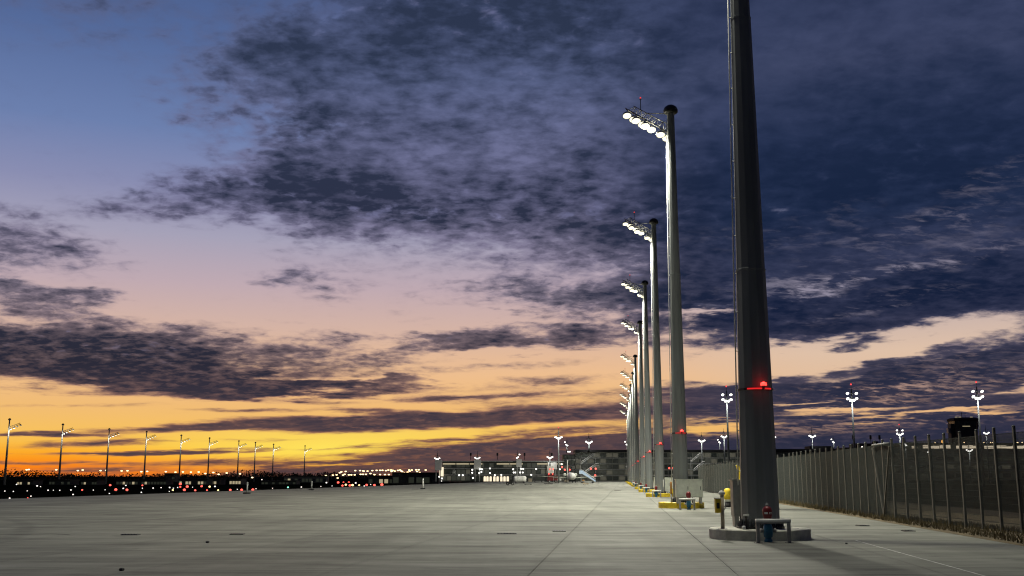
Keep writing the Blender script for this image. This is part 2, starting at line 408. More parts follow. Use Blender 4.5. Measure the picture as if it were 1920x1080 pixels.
E_GRN = emit('green_airfield_glow', (0.25, 1.0, 0.62), 2.4)
E_AMB = emit('amber_airfield_glow', (1.0, 0.66, 0.28), 2.8)
E_WARM = emit('warm_street_glow', (1.0, 0.72, 0.36), 3.0)
E_WIN = emit('lit_window_glow', (0.95, 0.9, 0.62), 0.06)
E_SHED = emit('shed_window_glow', (1.0, 0.84, 0.52), 0.40)
E_WIN2 = emit('dim_window_glow', (0.75, 0.85, 0.55), 0.022)
E_STRIP = emit('hall_window_glow', (1.0, 0.84, 0.60), 1.1)
E_ORG = emit('orange_lamp_glow', (1.0, 0.48, 0.10), 3.0)
# ---------------------------------------------------------------- ground
SK = 0.105                                      # the slabs and the mast row run at this slant to +Y
def S(s, y): return s + SK * y
def sheet(name, pts, mats, z):
    b = MB(); b.add([(x, y, z) for x, y in pts], [tuple(range(len(pts)))])
    return tag(b.build(name, mats), kind='structure')
ZF = -1.25
# the wide field: one sheet out to the horizon
g = MB(); NX, NY = 60, 60
vs, fs = [], []
for j in range(NY + 1):
    for i in range(NX + 1):
        x = -4500 + 9000 * i / NX; y = -1500 + 8000 * j / NY
        vs.append((x, y, ZF + 0.05 * math.sin(i * 1.3) * math.cos(j * 1.7)))
for j in range(NY):
    for i in range(NX):
        a = j * (NX + 1) + i; fs.append((a, a + 1, a + NX + 2, a + NX + 1))
g.add(vs, fs)
tag(g.build('ground', DIRT), kind='structure')

# concrete of the apron slabs
m = bpy.data.materials.new('apron_concrete'); m.use_nodes = True
t = NT(m.node_tree); bs = m.node_tree.nodes['Principled BSDF']
geo = t.n('ShaderNodeNewGeometry').outputs['Position']
uvn = t.n('ShaderNodeUVMap'); uvn.uv_map = 'slab'
ux, uy, _ = t.sep(uvn.outputs[0])
rnd = t.n('ShaderNodeObjectInfo').outputs['Random']
big = t.noise(geo, 0.10, 5, 0.6)
med = t.noise(t.v('MULTIPLY', geo, (0.35, 1.3, 1)), 0.55, 6, 0.62, 0.4)
broom = t.noise(t.v('MULTIPLY', geo, (0.5, 7.0, 1)), 1.0, 5, 0.65)
tyre = t.noise(t.v('MULTIPLY', t.v('SUBTRACT', geo, (0, 0, 0)), (1.2, 0.06, 1)), 0.6, 4, 0.6, 0.5)
grit = t.noise(geo, 22.0, 4, 0.7)
def cen(x, w): return t.m('MULTIPLY', t.m('SUBTRACT', x, 0.5), w)
val = t.m('ADD', 1.0, t.m('ADD', cen(big, 0.9), t.m('ADD', cen(med, 1.7), t.m('ADD', cen(broom, 1.5), t.m('ADD', cen(tyre, 0.7), cen(grit, 0.35))))))
val = t.m('ADD', val, t.m('MULTIPLY', t.m('SUBTRACT', rnd, 0.5), 0.16))
# grime that gathers along the joints (uv is in metres from the nearest edge)
edge = t.m('MINIMUM', ux, uy)
wob = t.m('MULTIPLY_ADD', med, 0.25, 0.0)
dirt = t.ss(edge, 0.0, t.m('MAXIMUM', wob, 0.03), 0.86, 1.0)
val = t.m('MULTIPLY', val, dirt)
spots = t.ss(t.noise(geo, 0.9, 5, 0.6, 0.4), 0.58, 0.72, 1.0, 0.66)
blot = t.ss(t.noise(t.v('MULTIPLY', geo, (0.5, 1, 1)), 0.22, 6, 0.65, 0.8), 0.45, 0.68, 1.0, 0.74)
spots = t.m('MULTIPLY', spots, blot)
ring = t.v('LENGTH', t.v('SUBTRACT', geo, (-34.0, 52.0, 0.0)))
arc = t.m('ABSOLUTE', t.m('SUBTRACT', t.m('ADD', ring, t.m('MULTIPLY', med, 0.5)), 21.0))
spots = t.m('MULTIPLY', spots, t.ss(t.m('MULTIPLY', arc, 1.0), 0.12, 0.5, 0.8, 1.0))
ring2 = t.v('LENGTH', t.v('SUBTRACT', geo, (-60.0, 18.0, 0.0)))
arc2 = t.m('ABSOLUTE', t.m('SUBTRACT', t.m('ADD', ring2, t.m('MULTIPLY', big, 0.8)), 48.0))
spots = t.m('MULTIPLY', spots, t.ss(arc2, 0.1, 0.45, 0.82, 1.0))
val = t.m('MULTIPLY', val, spots)
pale = t.ss(t.noise(t.v('MULTIPLY', geo, (0.10, 0.5, 1)), 0.8, 5, 0.6, 0.6), 0.60, 0.75)
val = t.m('ADD', val, t.m('MULTIPLY', pale, 0.32))
colr = t.mix(1.0, (0.184, 0.187, 0.156, 1), t.comb(val, val, val), 'MULTIPLY')
t.l(colr, bs.inputs['Base Color'])
t.l(t.m('MULTIPLY_ADD', med, -0.35, 0.92, clamp=True), bs.inputs['Roughness'])
bs.inputs['Specular IOR Level'].default_value = 0.3
bp = t.n('ShaderNodeBump'); bp.inputs['Strength'].default_value = 0.35; bp.inputs['Distance'].default_value = 0.03
t.l(t.m('ADD', broom, t.m('MULTIPLY', grit, 0.4)), bp.inputs['Height']); t.l(bp.outputs[0], bs.inputs['Normal'])
CONC = m

apron = tag(sheet('apron', [(S(-50.5, -30), -30), (S(10.15, -30), -30), (S(10.15, 120), 120), (S(14, 470), 470), (S(60, 500), 500), (S(-48.5, 500), 500)], JOINT, -0.035), kind='structure')
COLS = [-49.85 + 3.7 * k for k in range(17)] ; COLS[-1] = 9.95
ROWS = [7.6 + 8.7 * k - 8.7 * 3 for k in range(58)]
def slab_mesh(s0, s1, y0, y1, name, acc=None):
    gp = 0.0045; bv = 0.005
    def pt(s, y, z, yc=0.0, sc=0.0): return (S(s, y) - sc, y - yc, z)
    sc, yc = (S(s0, y0), y0) if acc is None else (0.0, 0.0)
    b = acc or MB()
    o = len(b.v)
    L = []
    for ins, z in ((gp, -0.034), (gp, -bv), (gp + bv, 0.0)):
        L.append([pt(s0 + ins, y0 + ins, z, yc, sc), pt(s1 - ins, y0 + ins, z, yc, sc), pt(s1 - ins, y1 - ins, z, yc, sc), pt(s0 + ins, y1 - ins, z, yc, sc)])
    fs = []
    for i in range(2):
        for j in range(4):
            k = (j + 1) % 4; fs.append((i * 4 + j, i * 4 + k, (i + 1) * 4 + k, (i + 1) * 4 + j))
    # the top is split so that the distance from the edge runs evenly
    cs, cy = (s0 + s1) / 2, (y0 + y1) / 2; hw = (s1 - s0) / 2
    top = [p for l in L for p in l] + [pt(cs, y0 + hw, 0, yc, sc), pt(cs, y1 - hw, 0, yc, sc)]
    fs += [(8, 9, 12), (9, 10, 13, 12), (10, 11, 13), (11, 8, 12, 13)]
    b.add(top, fs)
    if b.uv is None: b.uv = []
    b.uv += [0.0] * 12 + [hw, hw]
    return b
def put_uv(me, uv):
    lay = me.uv_layers.new(name='slab')
    for lp in me.loops: lay.data[lp.index].uv = (uv[lp.vertex_index], uv[lp.vertex_index])
cache = {}
far_acc = MB()
for r in range(len(ROWS) - 1):
    y0, y1 = ROWS[r], ROWS[r + 1]
    for c in range(len(COLS) - 1):
        s0, s1 = COLS[c], COLS[c + 1]
        near = 7 < y0 < 95
        if near and S(s1, y1) > -0.52 * y1 - 2 and S(s0, y0) < 0.52 * y1 + 2:
            k = round(s1 - s0, 3)
            if k not in cache:
                b = slab_mesh(s0, s1, y0, y1, 'slab'); me = b.mesh('slab', CONC); put_uv(me, b.uv); cache[k] = me
            link('slab', cache[k], apron, (S(s0, y0), y0, 0))
        else:
            slab_mesh(s0, s1, y0, y1, 'slab', far_acc)
# the apron widens in front of the terminal
for r in range(24, len(ROWS) - 1):
    for c in range(3 + (r - 24) // 3):
        slab_mesh(9.95 + 3.7 * c, 9.95 + 3.7 * (c + 1), ROWS[r], ROWS[r + 1], 'slab', far_acc)
o = far_acc.build('distant_slabs', CONC, apron); put_uv(o.data, far_acc.uv); o['kind'] = 'stuff'
# slot drains, lids and a thin painted line set in the concrete
def flat(name, px, py, w, d, matl, z=0.004, h=0.02):
    p = G(px, py)
    b = MB().box(-w / 2, w / 2, -d / 2, d / 2, -0.02, h)
    for i in range(max(1, int(w / 0.09))):
        x = -w / 2 + 0.05 + i * 0.09
        if x < w / 2 - 0.05: b.box(x - 0.012, x + 0.012, -d / 2 + 0.02, d / 2 - 0.02, h, h + 0.006)
    b.build(name, matl, apron, (p.x, p.y, z))
for px, py, w, d in ((1048, 996, 0.42, 0.5), (950, 1001, 0.60, 0.35), (245, 1003, 0.5, 0.3), (445, 1002, 0.4, 0.3), (1617, 986, 0.35, 0.5), (1703, 996, 0.36, 0.34), (780, 917, 0.9, 3.0), (1158, 920, 0.7, 2.4)):
    flat('drain_grate', px, py, w, d, DARK)
b = MB(); y0 = 12.0
while y0 < 29:
    L = random.uniform(1.2, 2.6); w = random.uniform(0.035, 0.055)
    b.add([(S(6.22, y0), y0, 0.004), (S(6.22 + w, y0), y0, 0.004), (S(6.22 + w, y0 + L), y0 + L, 0.004), (S(6.22, y0 + L), y0 + L, 0.004)], [(0, 1, 2, 3)])
    y0 += L + random.choice((0.0, 0.02, 0.1))
b.build('painted_line', LINEP, apron)
# loose stones and a ragged crack
def rock(px, py, r):
    p = G(px, py); b = MB()
    pr = [(r * 0.6, 0), (r, r * 0.3), (r * 0.7, r * 0.7), (r * 0.2, r * 0.85)]
    b.lathe(pr, 7, smooth=False); b.v = [(x * random.uniform(.8, 1.2), y * random.uniform(.8, 1.2), z) for x, y, z in b.v]
    return b.build('stone', BLACK, None, (p.x, p.y, 0))
tag(rock(389, 1018, 0.06), 'small dark stone lying on the open concrete', 'stone')
tag(rock(228, 1070, 0.06), 'dark pebble on the concrete close to the camera', 'stone')
tag(rock(1587, 1020, 0.04), 'tiny dark stone between the barrier and the fence', 'stone')
b = MB(); pts = [(-1.1, 0), (-0.6, .10), (-.3, .02), (0.1, .2), (.45, .26), (.8, .08), (1.1, 0)]
for (x0, q0), (x1, q1) in zip(pts, pts[1:]):
    b.add([(x0, q0 - .10, .004), (x1, q1 - .12, .004), (x1, q1 + .12, .004), (x0, q0 + .10, .004)], [(0, 1, 2, 3)])
p = G(62, 1002); b.build('crack', JOINT, apron, (p.x, p.y, 0))

# the fence line on the ground
FL = [(14.2, 14.0), (15.05, 26.0), (15.3, 44.0), (18.1, 71.0), (20.6, 100.0), (22.6, 125.0), (24.2, 141.0), (44.0, 330.0)]
def fx(y):
    for (x0, y0), (x1, y1) in zip(FL, FL[1:]):
        if y <= y1: return x0 + (x1 - x0) * (y - y0) / (y1 - y0)
    return FL[-1][0]
# verge of dry grass between the apron and the fence
EARTH = mat('verge_earth', (0.115, 0.088, 0.045), 0.95, 0, 0.35, 1.2, 0.5)
b = MB(); ys = [-20, 0, 10, 18, 26, 34, 44, 58, 71, 85, 100, 125, 141, 200, 260, 330]
vs, fs = [], []
for y in ys:
    xe = S(10.12, y); xf = max(fx(max(y, 14)), xe + 1.0)
    for x, z in ((xe, -0.06), (xe + 0.25, 0.01), (xf, 0.06), (xf + 2.0, 0.02), (xf + 9.0, -0.6), (xf + 24, -1.35)): vs.append((x, y, z))
for i in range(len(ys) - 1):
    for j in range(5):
        a = i * 6 + j; fs.append((a, a + 1, a + 7, a + 6))
b.add(vs, fs); tag(b.build('verge', EARTH), kind='structure')
GRASS = mat('dry_grass', (0.12, 0.098, 0.05), 0.9, 0, 0.4, 0.8)
b = MB(); rg = random.Random(3)
for i in range(26000):
    y = 14 + 128 * rg.random() ** 2.2
    xe = S(10.3, y); xf = fx(y)
    x = xe + (xf + 1.2 - xe) * rg.random()
    h = rg.uniform(0.03, 0.11) * (1.5 if abs(x - xf) < 0.25 else 1.0) * (1 + y / 90); a = rg.uniform(0, 6.28); w = 0.012 * (1 + y / 40)
    lx, ly = rg.uniform(-.06, .06), rg.uniform(-.06, .06)
    ca, sa = math.cos(a) * w, math.sin(a) * w; z = 0.0
    b.add([(x - ca, y - sa, z), (x + ca, y + sa, z), (x + lx, y + ly, z + h + 0.04)], [(0, 1, 2)])
tag(b.build('dry_grass', GRASS), 'dry brown grass along the foot of the fence', 'grass', kind='stuff')
# ---------------------------------------------------------------- apron floodlight masts
def lamp_light(name, parent, loc, energy, aim, size=164, radius=0.5, color=(1.0, 0.97, 0.81)):
    d = bpy.data.lights.new(name, 'SPOT'); d.energy = energy; d.color = color
    d.spot_size = math.radians(size); d.spot_blend = 0.6; d.shadow_soft_size = radius
    o = bpy.data.objects.new(name, d); COL.objects.link(o); o.parent = parent; o.location = loc
    o.rotation_euler = Vector(aim).to_track_quat('-Z', 'Y').to_euler()
    return o
def glow_light(name, parent, loc, energy, color, radius=0.06):
    d = bpy.data.lights.new(name, 'POINT'); d.energy = energy; d.color = color; d.shadow_soft_size = radius
    o = bpy.data.objects.new(name, d); COL.objects.link(o); o.parent = parent; o.location = loc
    return o

BD = Vector((-2.1, 1.4, 1.85))                   # boom from the shaft up and out
BH = Vector((BD.x, BD.y, 0)).normalized()
BP = Vector((-BH.y, BH.x, 0))                    # across the boom
BU = BD.normalized().cross(BP).normalized()
if BU.z < 0: BU = -BU
_b = MB()
A0 = Vector((-0.18, 0.1, 0.0))
def bp_(t_, a, u): return A0 + BD * t_ + BP * a + BU * u
for a in (-0.22, 0.22): _b.tube(bp_(0, a, 0.0), bp_(1.08, a, 0.0), 0.035, 6)
_b.tube(bp_(0, 0, 0.42), bp_(0.98, 0, 0.36), 0.03, 6)
for i in range(7):
    t0 = i / 7 * 1.0; t1 = t0 + 0.5 / 7; t2 = t0 + 1 / 7
    for a in (-0.22, 0.22):
        _b.tube(bp_(t0, a, 0), bp_(t1, 0, 0.40), 0.016, 5); _b.tube(bp_(t1, 0, 0.40), bp_(t2, a, 0), 0.016, 5)
    _b.tube(bp_(t2, -0.22, 0), bp_(t2, 0.22, 0), 0.018, 5)
for t_ in (0.10, 0.50, 0.74, 0.98):               # cross arms that carry the lamps
    _b.tube(bp_(t_, -0.52, -0.05), bp_(t_, 0.52, -0.05), 0.03, 6)
BOOM_ME = _b.mesh('boom', STEEL2)
_b = MB(); _b.tube(bp_(0.62, 0, 0.40), Vector((-0.1, 0, 1.12)), 0.025, 6); STAY_ME = _b.mesh('stay_rod', STEEL2)
def lamp_mesh(R):
    h = MB(); h.lathe([(R * 0.25, R * 0.85), (R * 0.62, R * 0.75), (R * 0.95, R * 0.40), (R * 1.04, R * 0.02), (R * 1.04, -R * 0.12), (R * 0.97, -R * 0.12), (R * 0.95, -0.02)], 16)
    h.tube((0, 0, R * 0.8), (0, 0, R * 1.25), R * 0.12, 6)
    l = MB(); l.lathe([(R * 0.94, -R * 0.06), (R * 0.8, -R * 0.17), (R * 0.4, -R * 0.24), (0.01, -R * 0.25)], 16)
    return h.mesh('floodlight', STEEL2), l.mesh('lens', E_FLOOD)
LAMP_ME, LENS_ME = lamp_mesh(0.27)
_b = MB(); _b.tube((0, 0, 0), (0, 0, 0.62), 0.022, 6); _b.lathe([(0.06, 0.62), (0.06, 0.68)], 8); BEACON_POST = _b.mesh('beacon', DARK)
_b = MB(); _b.lathe([(0.035, 0.68), (0.045, 0.73), (0.03, 0.78), (0.01, 0.79)], 10); BEACON_LENS = _b.mesh('beacon_lens', E_TOP)
_b = MB(); _b.lathe([(0.22, -0.02), (0.36, 0.0), (0.43, 0.06), (0.44, 0.20), (0.36, 0.38), (0.20, 0.50), (0.02, 0.53)], 18); CAP_ME = _b.mesh('cap', DARK)
_b = MB(); _b.lathe([(0.055, -0.03), (0.055, 0.02)], 12); OB_BASE = _b.mesh('obstruction_light', DARK)
_b = MB(); _b.lathe([(0.08, 0.02), (0.095, 0.05), (0.08, 0.10), (0.03, 0.125), (0.005, 0.13)], 12); OB_LENS = _b.mesh('red_lens', E_REDB)

NSIDE = 12
def shaft_r(h, rb, rt, H): return rb + (rt - rb) * h / H
def floodlight_mast(x, y, H, label, rb=0.47, rt=0.2, plinth=0.28, ob=4.3, energy=5200, ob_dx=0.1, joint=(0.55,), full=True, rail=True):
    T = thing('floodlight_mast', (x, y, plinth), label, 'floodlight mast', 'apron floodlight masts in the lit row')
    Hs = H - plinth
    prof = [(rb, 0.06)]
    for j in joint:
        h = j * Hs; r = shaft_r(h, rb, rt, Hs)
        prof += [(r + 0.0, h - 0.02), (r + 0.008, h), (r + 0.008, h + 0.05), (r - 0.012, h + 0.06)]
    prof += [(rt, Hs)]
    s = MB(); s.lathe(prof, NSIDE, smooth=False, ph=math.radians(9)); s.build('shaft', STEEL, T)
    f = MB(); f.lathe([(rb * 1.24, 0.0), (rb * 1.24, 0.055), (rb * 1.02, 0.06)], 24, smooth=False)
    n = 28
    for i in range(n):
        a = 2 * math.pi * i / n; ca, sa = math.cos(a), math.sin(a)
        p = lambda r, w, z: (r * ca - w * sa, r * sa + w * ca, z)
        f.add([p(rb * 0.98, -.012, .055), p(rb * 1.20, -.012, .055), p(rb * 0.98, -.012, .27), p(rb * 0.98, .012, .055), p(rb * 1.20, .012, .055), p(rb * 0.98, .012, .27)],
              [(0, 1, 2), (3, 5, 4), (0, 3, 4, 1), (1, 4, 5, 2), (2, 5, 3, 0)])
        q = p(rb * 1.14, 0.06, 0); f.tube((q[0], q[1], 0.05), (q[0], q[1], 0.15), 0.022, 6)
    f.build('base_flange', DARK, T)
    link('cap', CAP_ME, T, (0, 0, Hs))
    if rail:
        r = MB()
        def rp(h, e): return Vector((-(shaft_r(h, rb, rt, Hs) + e), -0.02, h))
        r.tube(rp(1.2, 0.07), rp(Hs - 0.4, 0.07), 0.02, 6)
        h = 1.6
        while h < Hs - 0.6:
            r.tube(rp(h, -0.03), rp(h, 0.085), 0.014, 5); h += 1.15
        r.build('climbing_rail', WHITE, T)
    jz = Hs - 1.15
    bo = link('boom', BOOM_ME, T, (0, 0, jz))
    link('stay_rod', STAY_ME, T, (0, 0, jz))
    for t_ in (0.10, 0.50, 0.74, 0.98):
        for a in (-0.43, 0.43):
            q = bp_(t_, a, -0.05)
            l = link('floodlight', LAMP_ME, bo, (q.x, q.y, q.z - 0.36))
            l.rotation_euler = (math.radians(-24), 0, 0)
            link('lens', LENS_ME, bo, (q.x, q.y, q.z - 0.36)).rotation_euler = (math.radians(-24), 0, 0)
    q = bp_(0.80, 0, 0.40)
    be = link('beacon', BEACON_POST, T, (q.x, q.y, jz + q.z)); link('beacon_lens', BEACON_LENS, be)
    # obstruction light on its collar
    r0 = shaft_r(ob, rb, rt, Hs)
    cl = MB(); cl.lathe([(r0 + 0.004, -0.03), (r0 + 0.03, -0.03), (r0 + 0.03, 0.03), (r0 + 0.004, 0.03)], NSIDE, smooth=False, ph=math.radians(9)); cl.bar((ob_dx, -r0 - 0.01, 0.0), (ob_dx, -r0 - 0.17, 0.0), 0.05)
    c_ = cl.build('light_collar', DARK, T, (0, 0, ob))
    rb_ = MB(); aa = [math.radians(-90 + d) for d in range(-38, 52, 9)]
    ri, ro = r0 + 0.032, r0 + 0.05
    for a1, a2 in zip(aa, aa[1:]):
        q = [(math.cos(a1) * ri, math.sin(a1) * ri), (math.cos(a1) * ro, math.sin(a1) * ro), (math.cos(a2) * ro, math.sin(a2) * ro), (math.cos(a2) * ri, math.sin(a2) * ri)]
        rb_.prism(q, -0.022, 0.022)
    rb_.build('painted_spill_arc', E_SPILL, c_)  # glowing arc painted in as the obstruction light's red spill on the collar
    w = link('obstruction_light', OB_BASE, c_, (ob_dx, -r0 - 0.15, 0.05)); link('red_lens', OB_LENS, c_, (ob_dx, -r0 - 0.15, 0.05))
    glow_light('obstruction_glow', T, (ob_dx - 0.02, -r0 - 0.22, ob + 0.10), 1.6, (1.0, 0.04, 0.03))
    q = bp_(0.55, 0, -0.8)
    q2 = bp_(0.35, 0.0, -0.75); glow_light('head_glow', T, (q2.x, q2.y, jz + q2.z), 160, (1.0, 0.95, 0.70), 0.25)
    lamp_light('flood', T, (q.x, q.y, jz + q.z), energy, (-0.30, 0.08, -1.0))
    return T

def at_px(px, py, Y):
    p = P(px, py, Y); return p.x, Y, p.z
NTH = ['first', 'second', 'third', 'fourth', 'fifth', 'sixth', 'seventh', 'eighth', 'ninth', 'tenth', 'eleventh']
MASTS = []
# (pixel of the cap, distance)
heads = [(1257, 198, 61.5), (1225.5, 410, 96.5), (1209, 526, 126.5), (1200, 601, 158), (1191, 665, 203), (1187, 697, 236), (1183, 720, 270), (1180.5, 738, 304), (1178.5, 754, 345), (1176.5, 769, 395)]
MASTS.append((7.06, 31.0, 25.0))
for px, py, Y in heads:
    x, y, z = at_px(px, py, Y); MASTS.append((x, y, z - 0.5))
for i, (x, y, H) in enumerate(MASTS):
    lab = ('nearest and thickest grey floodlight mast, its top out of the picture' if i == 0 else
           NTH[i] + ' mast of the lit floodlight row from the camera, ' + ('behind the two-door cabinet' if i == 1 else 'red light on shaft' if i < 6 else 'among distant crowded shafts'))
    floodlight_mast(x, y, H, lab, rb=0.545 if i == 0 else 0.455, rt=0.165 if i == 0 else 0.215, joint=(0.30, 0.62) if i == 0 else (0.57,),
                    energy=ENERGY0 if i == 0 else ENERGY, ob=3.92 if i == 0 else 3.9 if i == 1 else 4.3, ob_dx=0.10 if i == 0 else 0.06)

# plinths
def plinth(x, y, R, H, painted, label):
    T = thing('mast_plinth', (x, y, 0), label, 'plinth', 'round plinths under the mast row')
    n = 32; seg = [(0, 9), (9, 20), (20, 32)]
    off = 21                                      # first joint at the left front
    for a, b_ in seg:
        pts = []
        for j in range(a, b_ + 1):
            an = 2 * math.pi * (j + off - 1.6) / n + (0.006 if j == a else -0.006 if j == b_ else 0)
            pts.append((math.cos(an), math.sin(an)))
        vs, fs = [], []; m_ = len(pts)
        for r, z in ((R, 0), (R, H - 0.025), (R - 0.025, H), (R - 0.32, H), (R - 0.32, 0)): vs += [(c * r, s * r, z) for c, s in pts]
        for k in range(4):
            for j in range(m_ - 1): fs.append((k * m_ + j, k * m_ + j + 1, (k + 1) * m_ + j + 1, (k + 1) * m_ + j))
        for e in (0, m_ - 1): fs.append(tuple(k * m_ + e for k in range(5)) if e else tuple(reversed([k * m_ + e for k in range(5)])))
        MB().add(vs, fs).build('kerb_segment', YELLOW if painted else PLINTH, T)
    MB().lathe([(R - 0.33, 0), (R - 0.33, H - 0.004)], 32, smooth=False).build('plinth_core', PLINTH, T)
    return T
for i, (x, y, H) in enumerate(MASTS):
    R = 1.41 if i == 0 else 1.28
    plinth(x - (0.04 if i == 0 else 0), y, R, 0.28 if i == 0 else 0.32, i > 0, 'bare concrete round plinth under the nearest mast' if i == 0 else 'yellow painted round plinth under the ' + NTH[i] + ' mast from the camera')

# ---------------------------------------------------------------- equipment on and beside the plinths
def cabinet(x, y, z, w, d, h, leg, label, matl=GREYP, rz=0.0):
    T = thing('equipment_cabinet', (x, y, z), label, 'cabinet', 'grey cabinets on the mast plinths', rz)
    b = MB(); b.bevel_box(-w / 2, w / 2, -d / 2, d / 2, leg, leg + h, 0.012); b.box(-w / 2 - .03, w / 2 + .03, -d / 2 - .04, d / 2 + .03, leg + h + 0.002, leg + h + .035); b.build('housing', matl, T)
    nd = 2 if w > 0.9 else 1; dw = (w - 0.06) / nd
    for i in range(nd):
        x0 = -w / 2 + 0.03 + i * dw
        dr = MB(); dr.bevel_box(x0 + .012, x0 + dw - .012, -d / 2 - .022, -d / 2 - .002, leg + .04, leg + h - .03, 0.006); dr = dr.build('door', matl, T)
        hx = x0 + dw - 0.09
        MB().box(hx - .014, hx + .014, -d / 2 - .05, -d / 2 - .0235, leg + h * .42, leg + h * .62).build('handle', DARK, dr)
    for sx in (-1, 1):
        MB().box(sx * (w / 2 - .10) - .07, sx * (w / 2 - .10) + .07, -d / 2 + .04, d / 2 - .04, 0, leg - 0.002).build('leg', GREYD, T)
    c = MB()
    for k in range(4): c.tube((-.2 + k * .13, 0, 0), (-.2 + k * .13, 0, leg), 0.025, 6)
    c.build('cable', BLACK, T)
    return T
def guard(x, y, w, h, label, blue=True):
    T = thing('guard_rail', (x, y, 0), label, 'guard rail', 'white topped guard rails in front of the hydrants')
    b = MB(); b.bevel_box(-w / 2, w / 2, -.045, .045, h - .12, h - 0.08, 0.008); b.build('crossbar', STEEL2, T)
    MB().tube((-w / 2, 0, h - .052), (w / 2, 0, h - .052), .054, 14).build('white_top', WHITE, T)
    for s in (-1, 1):
        l = MB(); l.bevel_box(s * (w / 2 - .05) - .045, s * (w / 2 - .05) + .045, -.045, .045, 0.012, h - .122, 0.008); l = l.build('leg', STEEL2, T)
        MB().box(s * (w / 2 - .05) - .09, s * (w / 2 - .05) + .09, -.09, .09, 0, .010).build('foot_plate', DARK, l)
    return T
def hydrant(x, y, label, marks=True):
    T = thing('hydrant', (x, y, 0), label, 'hydrant', 'red topped hydrants beside the mast plinths')
    MB().lathe([(.11, 0), (.11, .06), (.085, .075), (.085, .12), (.115, .14), (.125, .22), (.125, .38), (.11, .43), (.08, .455), (.08, .47)], 18).build('barrel', BLUE, T)
    MB().lathe([(.105, .47), (.105, .50), (.075, .515), (.075, .55), (.10, .56)], 16).build('collar', BLACK, T)
    hd = MB().lathe([(.085, .56), (.10, .60), (.128, .72), (.130, .82), (.122, .87), (.085, .92), (.03, .945), (.005, .95)], 20).build('bonnet', RED, T)
    MB().lathe([(.04, .952), (.045, .97), (.035, 1.0), (.005, 1.005)], 8).build('top_nut', STEEL2, hd)
    for s in (-1, 1):
        MB().lathe([(.05, 0), (.05, .06), (.06, .065), (.06, .10)], 12, (s * .11, 0, .30), axis=(s, 0, 0)).build('outlet', STEEL2, T)
    if marks:
        # the white stencilled marks
        def strip(x0, x1, z0, z1, name='mark'):
            r = .1305; n = 5; vs = []
            for i in range(n + 1):
                xx = x0 + (x1 - x0) * i / n; yy = -math.sqrt(max(r * r - xx * xx, 0)) - .003
                vs += [(xx, yy, z0), (xx, yy, z1)]
            return vs, [(2 * i, 2 * i + 2, 2 * i + 3, 2 * i + 1) for i in range(n)]
        mk = MB()
        for q in ((-.10, -.02, .735, .785), (.018, .10, .772, .785), (.018, .10, .735, .748), (.018, .034, .748, .772)):
            mk.add(*strip(*q))
        mk.build('stencil_mark', WHITE, hd)
    return T
# nearest mast
p = G(1451, 1018); guard(p.x, p.y, 0.92, 0.62, 'white topped guard rail in front of the nearest mast')
p = G(1441, 1016.5); hydrant(p.x, p.y, 'red topped blue hydrant behind the nearest guard rail')
cabinet(6.78, 32.0, 0.28, 0.62, 0.4, 1.02, 0.30, 'slim grey cabinet half hidden behind the nearest mast', GREYD)
T = thing('call_post', (5.90, 30.55, 0.28), 'beige post with a yellow box on the bare concrete plinth', 'post')
b = MB(); b.lathe([(.055, 0.012), (.055, .95)], 12); b.build('pole', BEIGE, T)
MB().lathe([(.085, .94), (.09, .97), (.09, 1.0), (.06, 1.04), (.01, 1.05)], 12).build('cap', WHITE, T)
MB().box(-.11, .11, -.10, .10, 0, .012).build('foot_plate', STEEL2, T)
bx = MB().bevel_box(-.20, -.052, -.10, .10, .44, .82, .012).build('call_box', YELLOW, T)
MB().box(-.21, -.05, -.105, .105, .822, .845).build('box_lid', BEIGE, bx)
MB().box(-.17, -.09, -.108, -.102, .56, .72).build('box_plate', DARK, bx)
MB().bar((-.02, -.06, .40), (.09, -.06, .62), .02).build('bracket', STEEL2, T)
T = thing('valve_stand', (6.52, 30.35, 0.28), 'small dark valve stand with pale wheel at the foot of the nearest mast', 'valve')
MB().lathe([(.07, 0), (.07, .03), (.03, .05), (.03, .30), (.045, .32), (.045, .36)], 10).build('stem', BLACK, T)
MB().lathe([(.085, .36), (.085, .40)], 14).build('handwheel', WHITE, T)
MB().lathe([(.05, 0), (.055, .08), (.02, .10)], 10, (-.10, -.10, .0)).build('stop_cap', WHITE, T)
# second mast
cabinet(*[(P(1292, 940, 60.3).x), 60.25], 0.28, 1.46, 0.42, 0.95, 0.34, 'wide pale two-door cabinet in front of the second mast')
p = G(1293, 957); guard(p.x, 57.6, 0.86, 0.62, 'white topped guard rail before the yellow plinth of the second mast')
hydrant(G(1293, 956).x + 0.02, 58.15, 'small red topped hydrant in front of the wide pale cabinet', False)
def thin_post(px, Y, z, h, label, lo=STEEL2, hi=ORANGE, split=.45):
    p = P(px, 900, Y); T = thing('marker_post', (p.x, Y, z), label, 'marker post')
    MB().lathe([(.05, 0), (.05, h * split)], 10).build('lower_tube', lo, T)
    MB().lathe([(.055, h * split + .002), (.055, h), (.03, h + .03)], 10).build('upper_sleeve', hi, T)
    MB().box(-.1, .1, -.1, .1, -.0, .012).build('foot_plate', DARK, T)
thin_post(1258, 60.6, 0.28, 1.15, 'thin brown and grey post standing on the yellow plinth left of the cabinet')
thin_post(1213, 140, 0, 2.0, 'tall thin grey post on the concrete before the distant masts', STEEL2, GREYD, .25)
thin_post(1244, 96.0, 0.28, 1.2, 'thin pale post on the plinth of the third mast', GREYD, WHITE)
